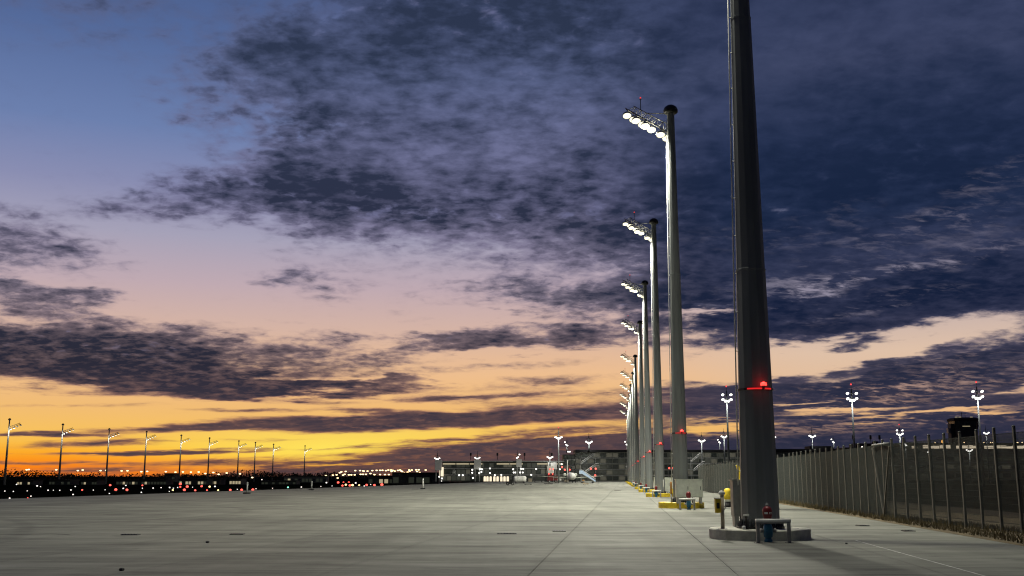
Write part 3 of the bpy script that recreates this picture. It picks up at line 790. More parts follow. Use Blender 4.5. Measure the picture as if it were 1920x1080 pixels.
# third mast and on: cabinets, guards, hydrants
lab3 = {2: 'third', 3: 'fourth', 4: 'fifth', 5: 'sixth', 6: 'seventh'}
for i in (2, 3, 4, 5, 6):
    x, y, H = MASTS[i]
    cabinet(x + 0.9, y + 0.15, 0.28, 0.7 if i % 2 else 1.0, 0.4, 1.25, 0.15, 'upright pale cabinet beside the ' + lab3[i] + ' mast from the camera', GREYP)
    guard(x - 0.55, y - 1.75, 0.8, 0.6, 'white topped guard rail at the plinth of the ' + lab3[i] + ' mast')
    hydrant(x - 0.55, y - 1.45, 'small hydrant at the plinth of the ' + lab3[i] + ' mast', False)
x, y, H = MASTS[2]
T = thing('yellow_block', (x + 0.95, y - 0.9, 0.281), 'square yellow block on the plinth of the third mast', 'block')
MB().bevel_box(-.18, .18, -.18, .18, 0, .42, .02).build('body', YELLOW, T); MB().box(-.12, .12, -.1, .1, .422, .45).build('lid', GREYD, T)
# yellow bollard and hoist beyond the call post
p = G(1365, 951)
T = thing('bollard', (p.x, p.y, 0), 'yellow domed bollard with dark base left of the slim grey cabinet', 'bollard')
MB().lathe([(.20, 0), (.20, .14), (.17, .16), (.17, .32)], 14).build('base', BLACK, T); MB().lathe([(.175, .322), (.175, .44)], 14).build('white_band', WHITE, T)
MB().lathe([(.19, .442), (.21, .5), (.21, .92), (.16, 1.04), (.05, 1.09)], 14).build('dome', YELLOW, T)
p = P(1385, 900, 66)
T = thing('hoist_arm', (p.x + .1, 66, 0), 'yellow lifting arm standing behind the slim grey cabinet', 'hoist')
MB().bevel_box(-.2, .2, -.2, .2, 0, .5, .02).build('base', DARK, T); MB().bar((0, 0, .5), (.02, 0, 2.0), .20).build('column', YELLOW, T)
MB().bar((.05, 0, 1.9), (-.18, 0, 2.45), .16).build('arm', YELLOW, T); MB().lathe([(.11, 0), (.11, .12)], 10, (-.18, 0, 1.35)).build('winch', BLACK, T)
# ---------------------------------------------------------------- perimeter fence
F = thing('perimeter_fence', (fx(26), 26, 0), 'long dark mesh fence with tall steel posts along the grass verge', 'fence')
F_loc = Vector(F.location)
FH = 3.0
_b = MB(); _b.bevel_box(-.042, .042, -.042, .042, 0, FH + .16, .012); _b.lathe([(.055, FH + .16), (.055, FH + .19), (.02, FH + .21)], 8); POST_ME = _b.mesh('post', FENCE)
y, pts = 20.0, []
while y < 141:
    pts.append(Vector((fx(y), y, 0.04)))
    d = Vector((fx(y + .5) - fx(y), .5, 0)).length / .5
    y += 1.38 / d if y < 45 else (1.6 / d if y < 70 else 2.4 / d)
panels = {}
def panel_mesh(L):
    k = round(L, 2)
    if k in panels: return panels[k]
    b = MB(); r = .0042 if L < 2 else .005; n = int(L / .045)
    for i in range(n):
        x = -L / 2 + .03 + (L - .06) * i / (n - 1)
        b.add([(x - r, -r, .06), (x + r, -r, .06), (x + r, r, .06), (x - r, r, .06), (x - r, -r, FH), (x + r, -r, FH), (x + r, r, FH), (x - r, r, FH)], [(0, 1, 5, 4), (1, 2, 6, 5), (2, 3, 7, 6), (3, 0, 4, 7)])
    for i in range(16):
        z = .08 + (FH - .1) * i / 15; h = .006
        b.add([(-L / 2, -.018, z - h), (L / 2, -.018, z - h), (L / 2, -.007, z - h), (-L / 2, -.007, z - h), (-L / 2, -.018, z + h), (L / 2, -.018, z + h), (L / 2, -.007, z + h), (-L / 2, -.007, z + h)],
              [(0, 1, 5, 4), (2, 3, 7, 6), (4, 5, 6, 7), (1, 0, 3, 2)])
    panels[k] = b.mesh('mesh_panel', MESHM); return panels[k]
for i, q in enumerate(pts):
    o = link('post', POST_ME, F, q - F_loc)
    o.rotation_euler = (0, random.uniform(-.008, .008), random.uniform(-.1, .1))
    if i + 1 < len(pts):
        d = pts[i + 1] - q; L = d.length - .09
        o = link('mesh_panel', panel_mesh(L), F, q + d * .5 - F_loc); o.rotation_euler = (0, 0, math.atan2(d.y, d.x))
        o.scale = (L / round(L, 2), 1, 1)
# the braced bay
ib = min(range(len(pts)), key=lambda i: abs(pts[i].y - 44.2))
a, c = pts[ib - 1] - F_loc, pts[ib + 1] - F_loc; mid_ = pts[ib] - F_loc
off = Vector((-.09, 0, 0))
MB().tube(a + off + Vector((0, 0, FH + .02)), c + off + Vector((0, 0, FH + .02)), .035, 8).build('top_tube', STEEL2, F)
MB().bar(c + off + Vector((0, 0, FH - .1)), mid_ + off + Vector((0, 0, .12)), .055).build('brace', FENCE, F)
MB().bar(a + off + Vector((0, 0, FH - .1)), mid_ + off + Vector((0, 0, .12)), .055).build('brace', FENCE, F)
# ---------------------------------------------------------------- far side: the row of masts across the field
FARLAMP, FARLENS = lamp_mesh(0.40)
FARLENS.materials[0] = E_FIELD
def far_mast(px, py, Y, label, lit=True):
    p = P(px, py, Y); z0 = ZF; H = p.z - z0
    T = thing('field_mast', (p.x, Y, z0), label, 'floodlight mast', 'floodlight masts across the airfield')
    MB().lathe([(.50, 0), (.24, H)], 10).build('shaft', GREYD, T)
    MB().lathe([(.3, H), (.55, H + .1), (.55, H + .5), (.2, H + .8)], 10).build('cap', DARK, T)
    b = MB(); e = Vector((4.6, -.6, 1.9)); j = Vector((.2, 0, H - 3.4))
    b.tube(j, j + e, .08, 6); b.tube(j + Vector((0, 0, .9)), j + e * .95 + Vector((0, 0, .5)), .09, 6)
    for k in range(5): b.tube(j + e * (k / 5), j + e * ((k + .5) / 5) + Vector((0, 0, .75)), .06, 5)
    bo = b.build('boom', DARK, T)
    for k in range(4):
        q = j + e * (.12 + .29 * k) + Vector((0, 0, -.5))
        f = link('floodlight', FARLAMP, bo, q); f.rotation_euler = (math.radians(-20), 0, 0)
        if lit or k == 0: 
            l = link('lens', FARLENS, bo, q); l.rotation_euler = (math.radians(-20), 0, 0)
    glow_light('flood', T, j + Vector((1.6, -1.2, -.4)), 900, (1, .95, .8), .3)
    return T
FARROW = [(18, 788), (118, 797.5), (205, 806), (275, 811), (340, 817.5), (393, 822.5), (448, 828), (479, 831), (513, 834), (572, 837)]
for i, (px, py) in enumerate(FARROW):
    Y = 22.5 * FPX / (HZ - py)
    far_mast(px, py, Y, 'leftmost tall mast before the sunset, mostly unlit lamps' if i == 0 else NTH[i] + ' slender lit mast from the left before the sunset sky', lit=i > 0)

# ---------------------------------------------------------------- far wood along the horizon, and single trees in front of it
b = MB(); rg = random.Random(11)
for i in range(15000):
    x = rg.uniform(-900, 60); y = rg.uniform(1150, 1400)
    top = 4.0 + 2.2 * math.sin(x * .017) + 1.6 * math.sin(x * .061 + 1) + 1.2 * math.sin(x * .21) + (2.5 if -700 < x < -520 else 0)
    z = ZF + (top + 2) * rg.random() ** .9
    s = rg.uniform(.6, 1.5); a = rg.uniform(0, 6.28); c_, s_ = math.cos(a) * s, math.sin(a) * s
    b.add([(x - c_, y - s_, z - s * .6), (x + c_, y + s_, z - s * .5), (x + rg.uniform(-s, s), y + rg.uniform(-s, s), z + s * .7)], [(0, 1, 2)])
b.box(-900, 60, 1401, 1404, ZF, ZF + 4)
tag(b.build('distant_woods', LEAF), 'dark far wood along the horizon below the sunset', 'woods', kind='stuff')
def tree(px, py, Y, R, label):
    p = P(px, py, Y); H = p.z - ZF
    T = thing('tree', (p.x, Y, ZF), label, 'tree', 'dark trees against the sunset')
    t_ = MB().tube((0, 0, 0), (0, 0, H * .55), .28, 7, .14)
    for k in range(6):
        a = k * 1.1; t_.tube((0, 0, H * (.3 + .04 * k)), (math.cos(a) * R * .6, math.sin(a) * R * .6, H * (.6 + .03 * k)), .10, 5, .04)
    t_.build('trunk', BARK, T)
    c_ = MB(); rg = random.Random(int(px))
    cl = [(rg.uniform(-.6, .6) * R, rg.uniform(-.6, .6) * R, H * rg.uniform(.55, .9), R * rg.uniform(.3, .5)) for _ in range(9)]
    for i in range(700):
        cx, cy, cz, cr = rg.choice(cl); v = Vector((rg.gauss(0, 1), rg.gauss(0, 1), rg.gauss(0, 1))).normalized() * cr * rg.random() ** .4
        s = rg.uniform(.15, .4); q = Vector((cx, cy, cz)) + v; q.z = min(q.z, H)
        d1 = Vector((rg.gauss(0, 1), rg.gauss(0, 1), rg.gauss(0, 1))).normalized() * s; d2 = Vector((rg.gauss(0, 1), rg.gauss(0, 1), rg.gauss(0, 1))).normalized() * s
        c_.add([q - d1, q + d1, q + d2], [(0, 1, 2)])
    c_.build('crown', LEAF, T)
tree(515, 888, 640, 4.6, 'broad dark tree right of the ninth lit mast across the field')
tree(554, 888.5, 640, 2.6, 'small round dark tree just left of the tenth field mast')
tree(581, 889, 640, 3.4, 'dark tree just right of the tenth field mast')
tree(130, 890, 560, 3.0, 'low dark tree beside the second field mast')
tree(345, 891, 560, 3.4, 'low dark tree beside the fifth field mast')

# low sheds across the field with lit fronts
def shed(px0, px1, py0, Y, label, lit=0.5, h=None, panes=8, mt=None):
    x0, x1 = P(px0, 900, Y).x, P(px1, 900, Y).x; top = P(px0, py0, Y).z - ZF
    T = thing('low_shed', ((x0 + x1) / 2, Y, ZF), label, 'shed', 'low sheds across the airfield'); w = (x1 - x0) / 2
    MB().box(-w, w, 0, 9, 0, top).build('wall', mt or WALLD, T)
    MB().prism([(-w - .4, -.6), (w + .4, -.6), (w + .4, 9.4), (-w - .4, 9.4)], top + .003, top + .3).build('roof', ROOF, T)
    rg = random.Random(int(px0)); pw = 2 * w / panes
    for k in range(panes):
        MB().box(-w + pw * (k + .15), -w + pw * (k + .85), -.12, -.003, top * .12, top * .62).build('window', E_SHED if rg.random() < lit else (E_WIN2 if rg.random() < .7 else GLASS), T)
shed(32, 62, 901, 430, 'dim low shed behind the leftmost field mast', .25, panes=6)
shed(92, 132, 900, 430, 'low shed with a lit strip right of the second field mast', .3, panes=7)
shed(152, 182, 901, 430, 'low shed with a few yellow windows before the third field mast', .35, panes=6)
shed(218, 312, 900, 430, 'long low shed around the fourth field mast', .3, panes=16)
shed(336, 388, 899, 430, 'low shed with bright cream front right of the fifth field mast', .55, panes=9)
shed(390, 412, 899, 440, 'small low shed at the foot of the sixth field mast', .6, panes=4)
shed(430, 452, 898, 440, 'small low shed at the foot of the seventh field mast', .6, panes=4)
shed(490, 555, 902, 450, 'long dark shed at the feet of the ninth field mast', .12, panes=10)
shed(532, 612, 893, 620, 'pale roofed long hall before the tenth field mast', .1, panes=12, mt=WALL)
shed(735, 822, 887, 470, 'tall dark hall left of the long pier building', .0, panes=6)
shed(690, 778, 893, 480, 'brown lit low hall under the yellow lamps', .15, panes=9)
shed(308, 328, 888, 700, 'small blocky hut on the wooded horizon', .0, panes=3)

# ---------------------------------------------------------------- lights standing in the field
_b = MB(); _b.lathe([(.8, -.9), (.8, -.4), (.5, -.1)], 8, smooth=False); _b.cur = 1; _b.lathe([(.55, -.1), (.95, .35), (.95, .8), (.5, 1.3), (.05, 1.4)], 10)
LM = {}
RV = random.Random(9)
def span(px):
    xs = [x for x, y in FARROW]
    if px < xs[0]: return 'left of the first field mast'
    for k in range(9):
        if px < xs[k + 1]: return 'between the %s and %s field masts' % (NTH[k], NTH[k + 1])
    return 'left of the yellow lamp cluster' if px < 632 else 'below the yellow lamp cluster' if px < 775 else 'at the left foot of the pier building'
ALL = {}
def number_off():
    for (kind, sp), lst in ALL.items():
        lst.sort(key=lambda e: e[0])
        for i, (px, o) in enumerate(lst):
            o['label'] = ('%s from the left %s' % (kind, sp)) if len(lst) == 1 else ('%s %s from the left %s' % (ORD(i), kind, sp))
            if len(lst) == 1: o['label'] = 'only ' + kind + ' ' + sp
def ORD(i): return (NTH + ['twelfth', 'thirteenth', 'fourteenth', 'fifteenth', 'sixteenth', 'seventeenth', 'eighteenth', 'nineteenth', 'twentieth'] + ['twenty-' + n for n in NTH[:9]] + ['thirtieth'] + ['thirty-' + n for n in NTH[:9]] + ['fortieth'] + ['forty-' + n for n in NTH[:9]] + ['fiftieth', 'fifty-first'])[i]
def air_light(px, py, kind, k=1.0):
    em = {'r': E_RED, 'w': E_WHT, 'g': E_GRN, 'a': E_AMB}[kind]
    if kind not in LM: LM[kind] = _b.mesh('airfield_light', [DARK, em])
    nm = {'r': 'red', 'w': 'white', 'g': 'green', 'a': 'amber'}[kind]
    p = G(px, py, ZF + .25) if py > 905.5 else P(px, py, 640)
    o = link('airfield_light', LM[kind], None, p); s = k * .00085 * p.y * RV.uniform(.6, 1.15)
    o.scale = (s, s, s)
    tag(o, {'r': 'small red airfield lamp glowing in the dark field left of the pier', 'w': 'small white airfield lamp glowing in the dark field left of the pier',
            'g': 'small green airfield lamp glowing in the dark field', 'a': 'small amber airfield lamp glowing in the dark field'}[kind], 'airfield light', nm + ' airfield lamps in the dark field')
    ALL.setdefault(('small %s airfield lamp' % nm, span(px)), []).append((px, o))
AL = """9,921.5,w 25,922,w 51,921,w 18,935,w 52,935,r 58,931,w 69.5,912,w 76,913,w 31,909,w 90,920,w 100,919.6,w 112,920,w 133,919.6,w 141,913,w 137,928,w 154,919.6,r
175,919.6,w 197,919,w 206.5,911,r 217,919.6,r 236,911,w 238,920,r 205,926,w 231,916.6,w 267,911,r 267,916,w 265,924,w 287,916,w 302,915,w 317.5,922,w
325,916,w 324,920,a 333,914.7,w 338,909,r 338,914,r 345.5,920,r 351,914,r 361,914,w 366,920.5,r 378,913,r 388,920,r 393,913.7,a 403,913,w 409,920,a 431.7,920,r 445,918,w 453,919.7,r
474,920,r 480,917,w 511,916,w 540,914.7,g 565,914,w 601.7,912.5,w 622.6,911.7,w 601.7,903,w 612,906,w 642,911.7,r 648.4,910,a 661,911,a 673.4,910.6,a 687.5,910.6,r 695,909,w 702,911,r
716,910.5,r 710,903.5,g 704,905,g 634,906,r 644,905.5,r 654,905.5,r 667,906.5,w 784,905.6,w 789,905,w 797,902,r 806.6,902.6,r 811,904,w 816,903,w 824.5,902.6,w 828,902.6,w 844,902,r 853,902,r 863,902,r 451,900,w 491,900,w 318,915,w 656,911.5,r 683,912,w"""
for e in AL.split():
    a_, b_, c_ = e.split(','); air_light(float(a_), float(b_), c_, 1.45 if c_ in 'rga' else .85)

def street_lamp(px, py, k=1.0, Y=680):
    p = P(px, py, Y); H = p.z - ZF
    if H < 1.5: H = 1.5
    key = 'post%d' % round(H)
    if key not in LM:
        b = MB(); h = round(H); b.lathe([(.09, 0), (.06, h)], 6); b.tube((0, 0, h), (.9, 0, h + .2), .05, 5); LM[key] = b.mesh('street_lamp', DARK)
        b = MB(); b.lathe([(.10, .25), (.5, .2), (.72, 0), (.62, -.30), (.3, -.5), (.02, -.52)], 10); LM['head'] = b.mesh('lamp_head', E_WARM)
    o = link('street_lamp', LM[key], None, (p.x - .9 * k, Y, p.z - round(H) - .1))
    hd = link('lamp_head', LM['head'], o, (.9, 0, round(H) + .1)); hd.scale = (k,) * 3
    left = px < 600
    tag(o, 'warm yellow street lamp on a low post among the field masts' if left else 'warm yellow lamp in the dense cluster left of the pier', 'street lamp', 'warm street lamps under the sunset' if left else 'clustered yellow lamps left of the pier')
    ALL.setdefault(('warm street lamp' if left else ('upper yellow lamp' if py < 885.8 else 'lower yellow lamp'), span(px) if left else 'in the cluster before the pier'), []).append((px, o))
SL = """50,880.5 54,880 105.5,880.5 146,882 155,881 188.6,882 199,881.6 228,882.6 239,882.3 265,884 276,883.5 311,884 329,885 343,884.5 358,885 372.5,884.7 385,887.5 400,885.5 410,889 425,886.5 450,888 473,895
611,891.5 624,890.6 631,890 637,886 640,884.5 648,883.6 643,890.6 633,896 654,890 658.6,890 666,882 665,890 675,882 680.5,882.5 682,883 689,883 698,882 676,889 680.5,889 686,889 694.5,887.5 706,881.6 712.5,881.5 717,881.4
712.5,889.5 721.6,889.5 729,889.5 723.5,882 728,881 733,881 734,883.6 740,883 741,889.5 746,881.6 750,881 754,883.6 758,886 761,887.5 755.5,889 764,885 767,881 772,881 780,880.5 785,880.5 782,883.6 787,885.6 798,881 736,881.5 752,882.5 768,883 702,889.6 646,889"""
for i, e in enumerate(SL.split()):
    a_, b_ = e.split(','); street_lamp(float(a_), float(b_), 1.0 if float(a_) < 600 else .95)

number_off()
# marker posts out on the apron edge
for px, py, h, lab in ((793, 917, 1.5, 'thin pale post on the apron before the dark hall'), (463, 926, 1.1, 'short grey post on a block at the apron edge'), (584, 919, 1.1, 'thin dark post at the apron edge before the long hall')):
    p = G(px, py); T = thing('marker_post', (p.x, p.y, 0), lab, 'marker post')
    MB().box(-.35, .35, -.3, .3, 0, .16).build('base_block', DARK, T); MB().lathe([(.09, .162), (.09, h)], 8).build('pole', WHITE if px > 700 else GREYD, T); MB().lathe([(.11, h), (.11, h + .08), (.03, h + .12)], 8).build('cap', GREYD, T)

# ---------------------------------------------------------------- buildings
def facade(T, x0, x1, z0, z1, y, floors, bays, lit, seed, wall=WALL, band=.35, win_mats=(GLASS, E_WIN2, E_WIN), depth=14.0):
    MB().box(x0, x1, y, y + depth, z0, z1).build('wall', wall, T)
    fh = (z1 - z0) / floors; bw = (x1 - x0) / bays; rg = random.Random(seed)
    me = [MB().box(-bw * .44, bw * .44, -.14, -.003, fh * .16, fh * .84).mesh('window', mm) for mm in win_mats]
    bm_ = MB().box(x0 - .1, x1 + .1, y - .45, y - .003, -band / 2, band / 2).mesh('floor_band', GREYD)
    for f in range(floors):
        if f: link('floor_band', bm_, T, (0, 0, z0 + f * fh))
        for k in range(bays):
            r = rg.random(); q = 2 if r < lit * .3 else 1 if r < lit else 0
            link('window', me[q], T, (x0 + (k + .5) * bw, y, z0 + f * fh))
# long pier
Y = 450; X = lambda px: P(px, 890, Y).x; Z = lambda py: P(960, py, Y).z
T = thing('pier_building', (X(940), Y, -.6), 'long low glass pier building with pale stair towers', 'building')
ox = X(940)
facade(T, X(829) - ox, X(1058) - ox, .6, Z(866) + .6, 0, 3, 26, .5, 4, WALLD)
MB().box(X(828) - ox, X(1058) - ox, -1.2, 14.5, Z(866) + .603, Z(866) + 1.0).build('roof', GREYD, T)
sl = MB().box(-2.6, 2.6, -.30, -.16, 0, .55).mesh('lit_strip', E_SHED)
for k in range(9):
    if k not in (3, 6): link('lit_strip', sl, T, (X(842) - ox + k * 5.6, 0, Z(871) + .6))
for a_, b_, p0, p1 in ((816, 828.5, 866, 882), (889, 902, 866, 880), (968, 978, 865, 876), (1027, 1044, 871, 880)):
    MB().bevel_box(X(a_) - ox, X(b_) - ox, -3.2, -.5, Z(p1) + .6, Z(p0) + 1.4, .06).build('stair_tower', WHITE, T)
    w_ = MB()
    for k in (0.2, .8): w_.box(X(a_) - ox + (X(b_) - X(a_)) * k - .22, X(a_) - ox + (X(b_) - X(a_)) * k + .22, -2.9, -2.4, .6, Z(p1) + .595)
    w_.build('tower_leg', GREYD, T)
MB().box(X(824) - ox, X(832) - ox, -1.9, -1.3, Z(893) + .6, Z(876) + .6).build('lit_stairwell', E_STRIP, T)
dm = MB(); dm.prism([(-.85, 0), (.85, 0), (.85, 2.0), (.55, 2.6), (-.55, 2.6), (-.85, 2.0)], 0, .2); dm = dm.mesh('lit_doorway', E_STRIP)
for px in (914, 920, 927, 933, 940, 946, 952, 909):
    o = link('lit_doorway', dm, T, (X(px) - ox, -.15, .65)); o.rotation_euler = (math.radians(90), 0, 0); o.scale = (.56, .8, 1)
wl = MB().lathe([(.2, -.2), (.42, 0), (.34, .3), (.05, .42)], 8, axis=(0, -1, 0)).mesh('wall_lamp', E_FAR)
for px, py in ((886, 881), (900, 880), (886, 886.5), (899, 887), (904, 880), (919, 878.5), (903, 885), (962, 880), (966, 886), (963, 886), (977, 879), (981, 879.5), (980, 886), (975, 886), (1005, 879.5), (919, 887), (861, 891), (868, 891), (824, 894), (829, 897), (996, 890.5), (887, 896), (928, 891), (940, 890.5), (1052.5, 870.5), (1049, 880)):
    o = link('wall_lamp', wl, T, (X(px) - ox, -3.4 if py < 890 else -1.0, Z(py) + .6)); o.scale = (.8,) * 3
for k in (0, 1, 2, 3): glow_light('apron_glow', T, (X(850 + 60 * k) - ox, -9, 4.5), 90, (1, .96, .82), .4)
for px, py in ((881, 853), (932, 853), (984, 853), (1036, 853)):
    MB().lathe([(.12, 0), (.10, Z(py) - Z(866) - 1.2), (.4, Z(py) - Z(866) - 1.1), (.4, Z(py) - Z(866))], 8, (X(px) - ox, 8, Z(866) + 1.6)).build('roof_antenna', DARK, T)

# main terminal
Y = 480
T = thing('terminal_building', (X(1270), Y, -.6), 'big terminal with rows of dim windows behind the lit mast row', 'building'); ox = X(1270)
facade(T, X(1079) - ox, X(1450) - ox, .6, Z(848) + .6, 0, 5, 32, .5, 9, WALL)
MB().box(X(1079) - ox, X(1450) - ox, -1.0, 15, Z(848) + .603, Z(843.5) + .6).build('roof', ROOF, T)
facade(T, X(1057) - ox, X(1078.6) - ox, .6, Z(852) + .6, .6, 5, 3, .2, 5, WALLD)
for k in range(7): glow_light('apron_glow', T, (X(1085 + 50 * k) - ox, -16, 7), 340, (1, .96, .80), .6)
MB().box(X(1064) - ox, X(1070) - ox, -.9, -.5, Z(848) + .6, Z(846) + .6).build('roof_lamp', E_FAR, T)
Y = 500
T = thing('dark_concourse', (X(1505), Y, -.6), 'dark flat roofed concourse behind the fence right of the thick mast', 'building'); ox = X(1505)
facade(T, X(1451) - ox, X(1600) - ox, .6, Z(848) + .6, 0, 4, 14, .35, 21, WALLD)
MB().box(X(1449) - ox, X(1568) - ox, -1.5, 15, Z(848) + .603, Z(842) + .6).build('roof', ROOF, T)
MB().bevel_box(X(1524) - ox, X(1566) - ox, 3, 12, Z(842) + .605, Z(836) + .6, .1).build('plant_room', ROOF, T)
for k in range(2): glow_light('apron_glow', T, (X(1480 + 70 * k) - ox, -14, 6), 80, (1, .96, .8), .5)
Y = 540
T = thing('office_block', (X(1640), Y, -.6), 'black stepped roof block with three antennas behind the braced fence bay', 'building'); ox = X(1640)
facade(T, X(1601) - ox, X(1700) - ox, .6, Z(845) + .6, 0, 4, 10, .3, 22, WALLD)
MB().box(X(1586) - ox, X(1690) - ox, -1, 15, Z(845) + .603, Z(839) + .6).build('roof', ROOF, T)
MB().box(X(1610) - ox, X(1673) - ox, 2, 13, Z(839) + .605, Z(831) + .6).build('plant_room', ROOF, T)
MB().box(X(1648) - ox, X(1656) - ox, 4, 8, Z(831) + .603, Z(827) + .6).build('roof_hut', ROOF, T)
for px in (1607, 1640, 1657):
    MB().lathe([(.12, 0), (.12, 2.2), (.55, 2.3), (.6, 4.2), (.3, 4.4)], 8, (X(px) - ox, 3, Z(832) + .6)).build('antenna', DARK, T)
glow_light('apron_glow', T, (0, -14, 6), 90, (1, .96, .8), .5)
Y = 600
T = thing('long_hall', (X(1850), Y, -.6), 'long hall with a bright warm window strip under its eaves behind the fence', 'building'); ox = X(1850)
zt = Z(833) + .6
MB().box(X(1702) - ox, X(2060) - ox, 0, 20, .6, zt).build('wall', WALL, T)
MB().prism([(X(1690) - ox, -2.2), (X(2070) - ox, -2.2), (X(2070) - ox, 21), (X(1690) - ox, 21)], zt + .003, zt + .7).build('roof', ROOF, T)
rg = random.Random(5)
sm_ = [MB().box(-1.45, 1.45, -.2, -.003, 0, h).mesh('lit_window', E_STRIP) for h in (1.5, 1.2, 1.8)] + [MB().box(-1.45, 1.45, -.2, -.003, 0, 1.3).mesh('lit_window', E_WIN2)]
n = int((X(2060) - X(1702)) / 3.1)
for k in range(n): link('lit_window', sm_[rg.choice((0, 0, 1, 2, 3))], T, (X(1702) - ox + 1.6 + 3.1 * k, 0, zt - 2.3 + rg.uniform(-.1, .1)))
for f in (6.0, 10.5, 14.6): MB().box(X(1702) - ox, X(2060) - ox, -.5, -.003, f - .2, f + .2).build('floor_band', GREYD, T)
dk = MB().box(-2.2, 2.2, -.15, -.003, 0, 2.2)
dk = [dk.mesh('window', q) for q in (GLASS, E_WIN2, E_WIN)]
for f in (2.2, 7.0, 11.4):
    for k in range(20): link('window', dk[rg.choice((0, 0, 0, 1, 1, 2) if rg.random() < .5 else (0, 1))], T, (X(1712) - ox + 5.2 * k, 0, f))
bd = MB().lathe([(.25, 0), (.35, .25), (.2, .6)], 6).mesh('roof_light', E_WARM)
for k in range(14): link('roof_light', bd, T, (X(1712) - ox + rg.uniform(0, 88), 3, zt + .72))
for k in range(4): glow_light('apron_glow', T, (X(1720 + 60 * k) - ox, -18, 8), 150, (1, .96, .8), .6)
# control tower
Y = 700
T = thing('control_tower', (X(1813), Y, -.6), 'dark control tower with a glazed cab above the long hall', 'tower')
k_ = Y / FPX
def oct_(rx, ry, cx=0, ch=.3): return [(cx - rx, -ry * (1 - ch)), (cx - rx * (1 - ch), -ry), (cx + rx * (1 - ch), -ry), (cx + rx, -ry * (1 - ch)), (cx + rx, ry * (1 - ch)), (cx + rx * (1 - ch), ry), (cx - rx * (1 - ch), ry), (cx - rx, ry * (1 - ch))]
def ring(sc, z, cx=0): return [(x, y, z) for x, y in oct_(sc, sc, cx)]
zz_ = lambda py: P(960, py, Y).z + .6
MB().stack([ring(5.4, .6), ring(5.4, zz_(830))]).build('shaft', WALLD, T)
MB().stack([ring(6.0, zz_(829.9)), ring(7.0, zz_(806))]).build('lower_cab', WALLD, T)
MB().stack([ring(7.0, zz_(805.9)), ring(7.6, zz_(790))]).build('cab_glass', GLASS, T)
MB().stack([ring(8.1, zz_(789.9)), ring(8.3, zz_(786)), ring(6.5, zz_(783.5))]).build('cab_roof', ROOF, T)
for a_ in range(8):
    q0, q1 = ring(7.05, zz_(805.9))[a_], ring(7.68, zz_(790))[a_]; MB().tube(q0, q1, .16, 5).build('mullion', DARK, T)
MB().box(-9.3, -7.2, -2.5, 2.5, .6, zz_(795)).build('stair_block', WALLD, T); MB().box(-10.6, -9.35, -1.5, 1.5, zz_(812), zz_(803)).build('side_balcony', GREYD, T)
MB().box(-3.6, 1.2, -7.5, -7.2, zz_(800.6), zz_(799.6)).build('lit_console', E_SHED, T)
for x_ in (-6.6, -4.2, 3.2): MB().box(x_ - .7, x_ + .7, -6.0, -5.2, zz_(783.4), zz_(782.4)).build('roof_lamp', E_SHED, T)
an = MB(); an.tube((-.6, 0, zz_(783.5)), (-.6, 0, zz_(773)), .18, 6); an.bar((-3.4, 0, zz_(776)), (2.2, 0, zz_(776)), .25); an.tube((1.6, 0, zz_(783.5)), (1.6, 0, zz_(778)), .12, 6); an.build('roof_antenna', DARK, T)

# ---------------------------------------------------------------- floodlight masts round the terminal
FL_ME, FL_LENS = lamp_mesh(0.35)
FL_LENS.materials[0] = E_FAR
def ring_mast(px, py, Y, label, base=None, n=6, sc=1.0, red=False, power=700, side=0):
    p = P(px, py, Y); z0 = -.6 if base is None else P(px, base, Y).z; H = p.z - z0
    T = thing('terminal_mast', (p.x, Y, z0), label, 'floodlight mast', 'white lit masts around the terminal')
    MB().lathe([(.30 * sc, 0), (.15 * sc, H)], 8).build('pole', STEEL, T)
    a = MB()
    for h in (.0, 1.1): a.tube((-1.05 * sc, -.25, H - 2.0 * sc + h * sc), (1.05 * sc, -.25, H - 2.0 * sc + h * sc), .06 * sc, 6)
    a.tube((0, 0, H), (0, 0, H + .9 * sc), .05 * sc, 6)
    a = a.build('crossarm', DARK, T)
    spots = [(-.95, -2.0), (.95, -2.0), (-.35, -2.35), (.35, -2.35), (-.95, -.9), (.95, -.9)]
    if side < 0: spots = [(-.9, -.9), (-.35, -2.0), (.2, -2.35)]
    if side > 0: spots = [(.9, -.9), (.35, -2.0), (-.2, -2.35)]
    for i, (x_, z_) in enumerate(spots[:n]):
        f = link('floodlight', FL_ME, a, (x_ * sc, -.35, H + z_ * sc)); f.rotation_euler = (math.radians(-52), 0, 0); f.scale = (sc,) * 3
        l = link('lens', FL_LENS, a, (x_ * sc, -.35, H + z_ * sc)); l.rotation_euler = (math.radians(-52), 0, 0); l.scale = (sc,) * 3
    if red: MB().lathe([(.15 * sc, 0), (.2 * sc, .2 * sc), (.06 * sc, .4 * sc)], 8, (0, 0, H + .9 * sc)).build('red_lens', E_TOP, T)
    glow_light('flood', T, (0, -1.5 * sc, H - 3.1 * sc), power, (1, .98, .92), .35)
    return T
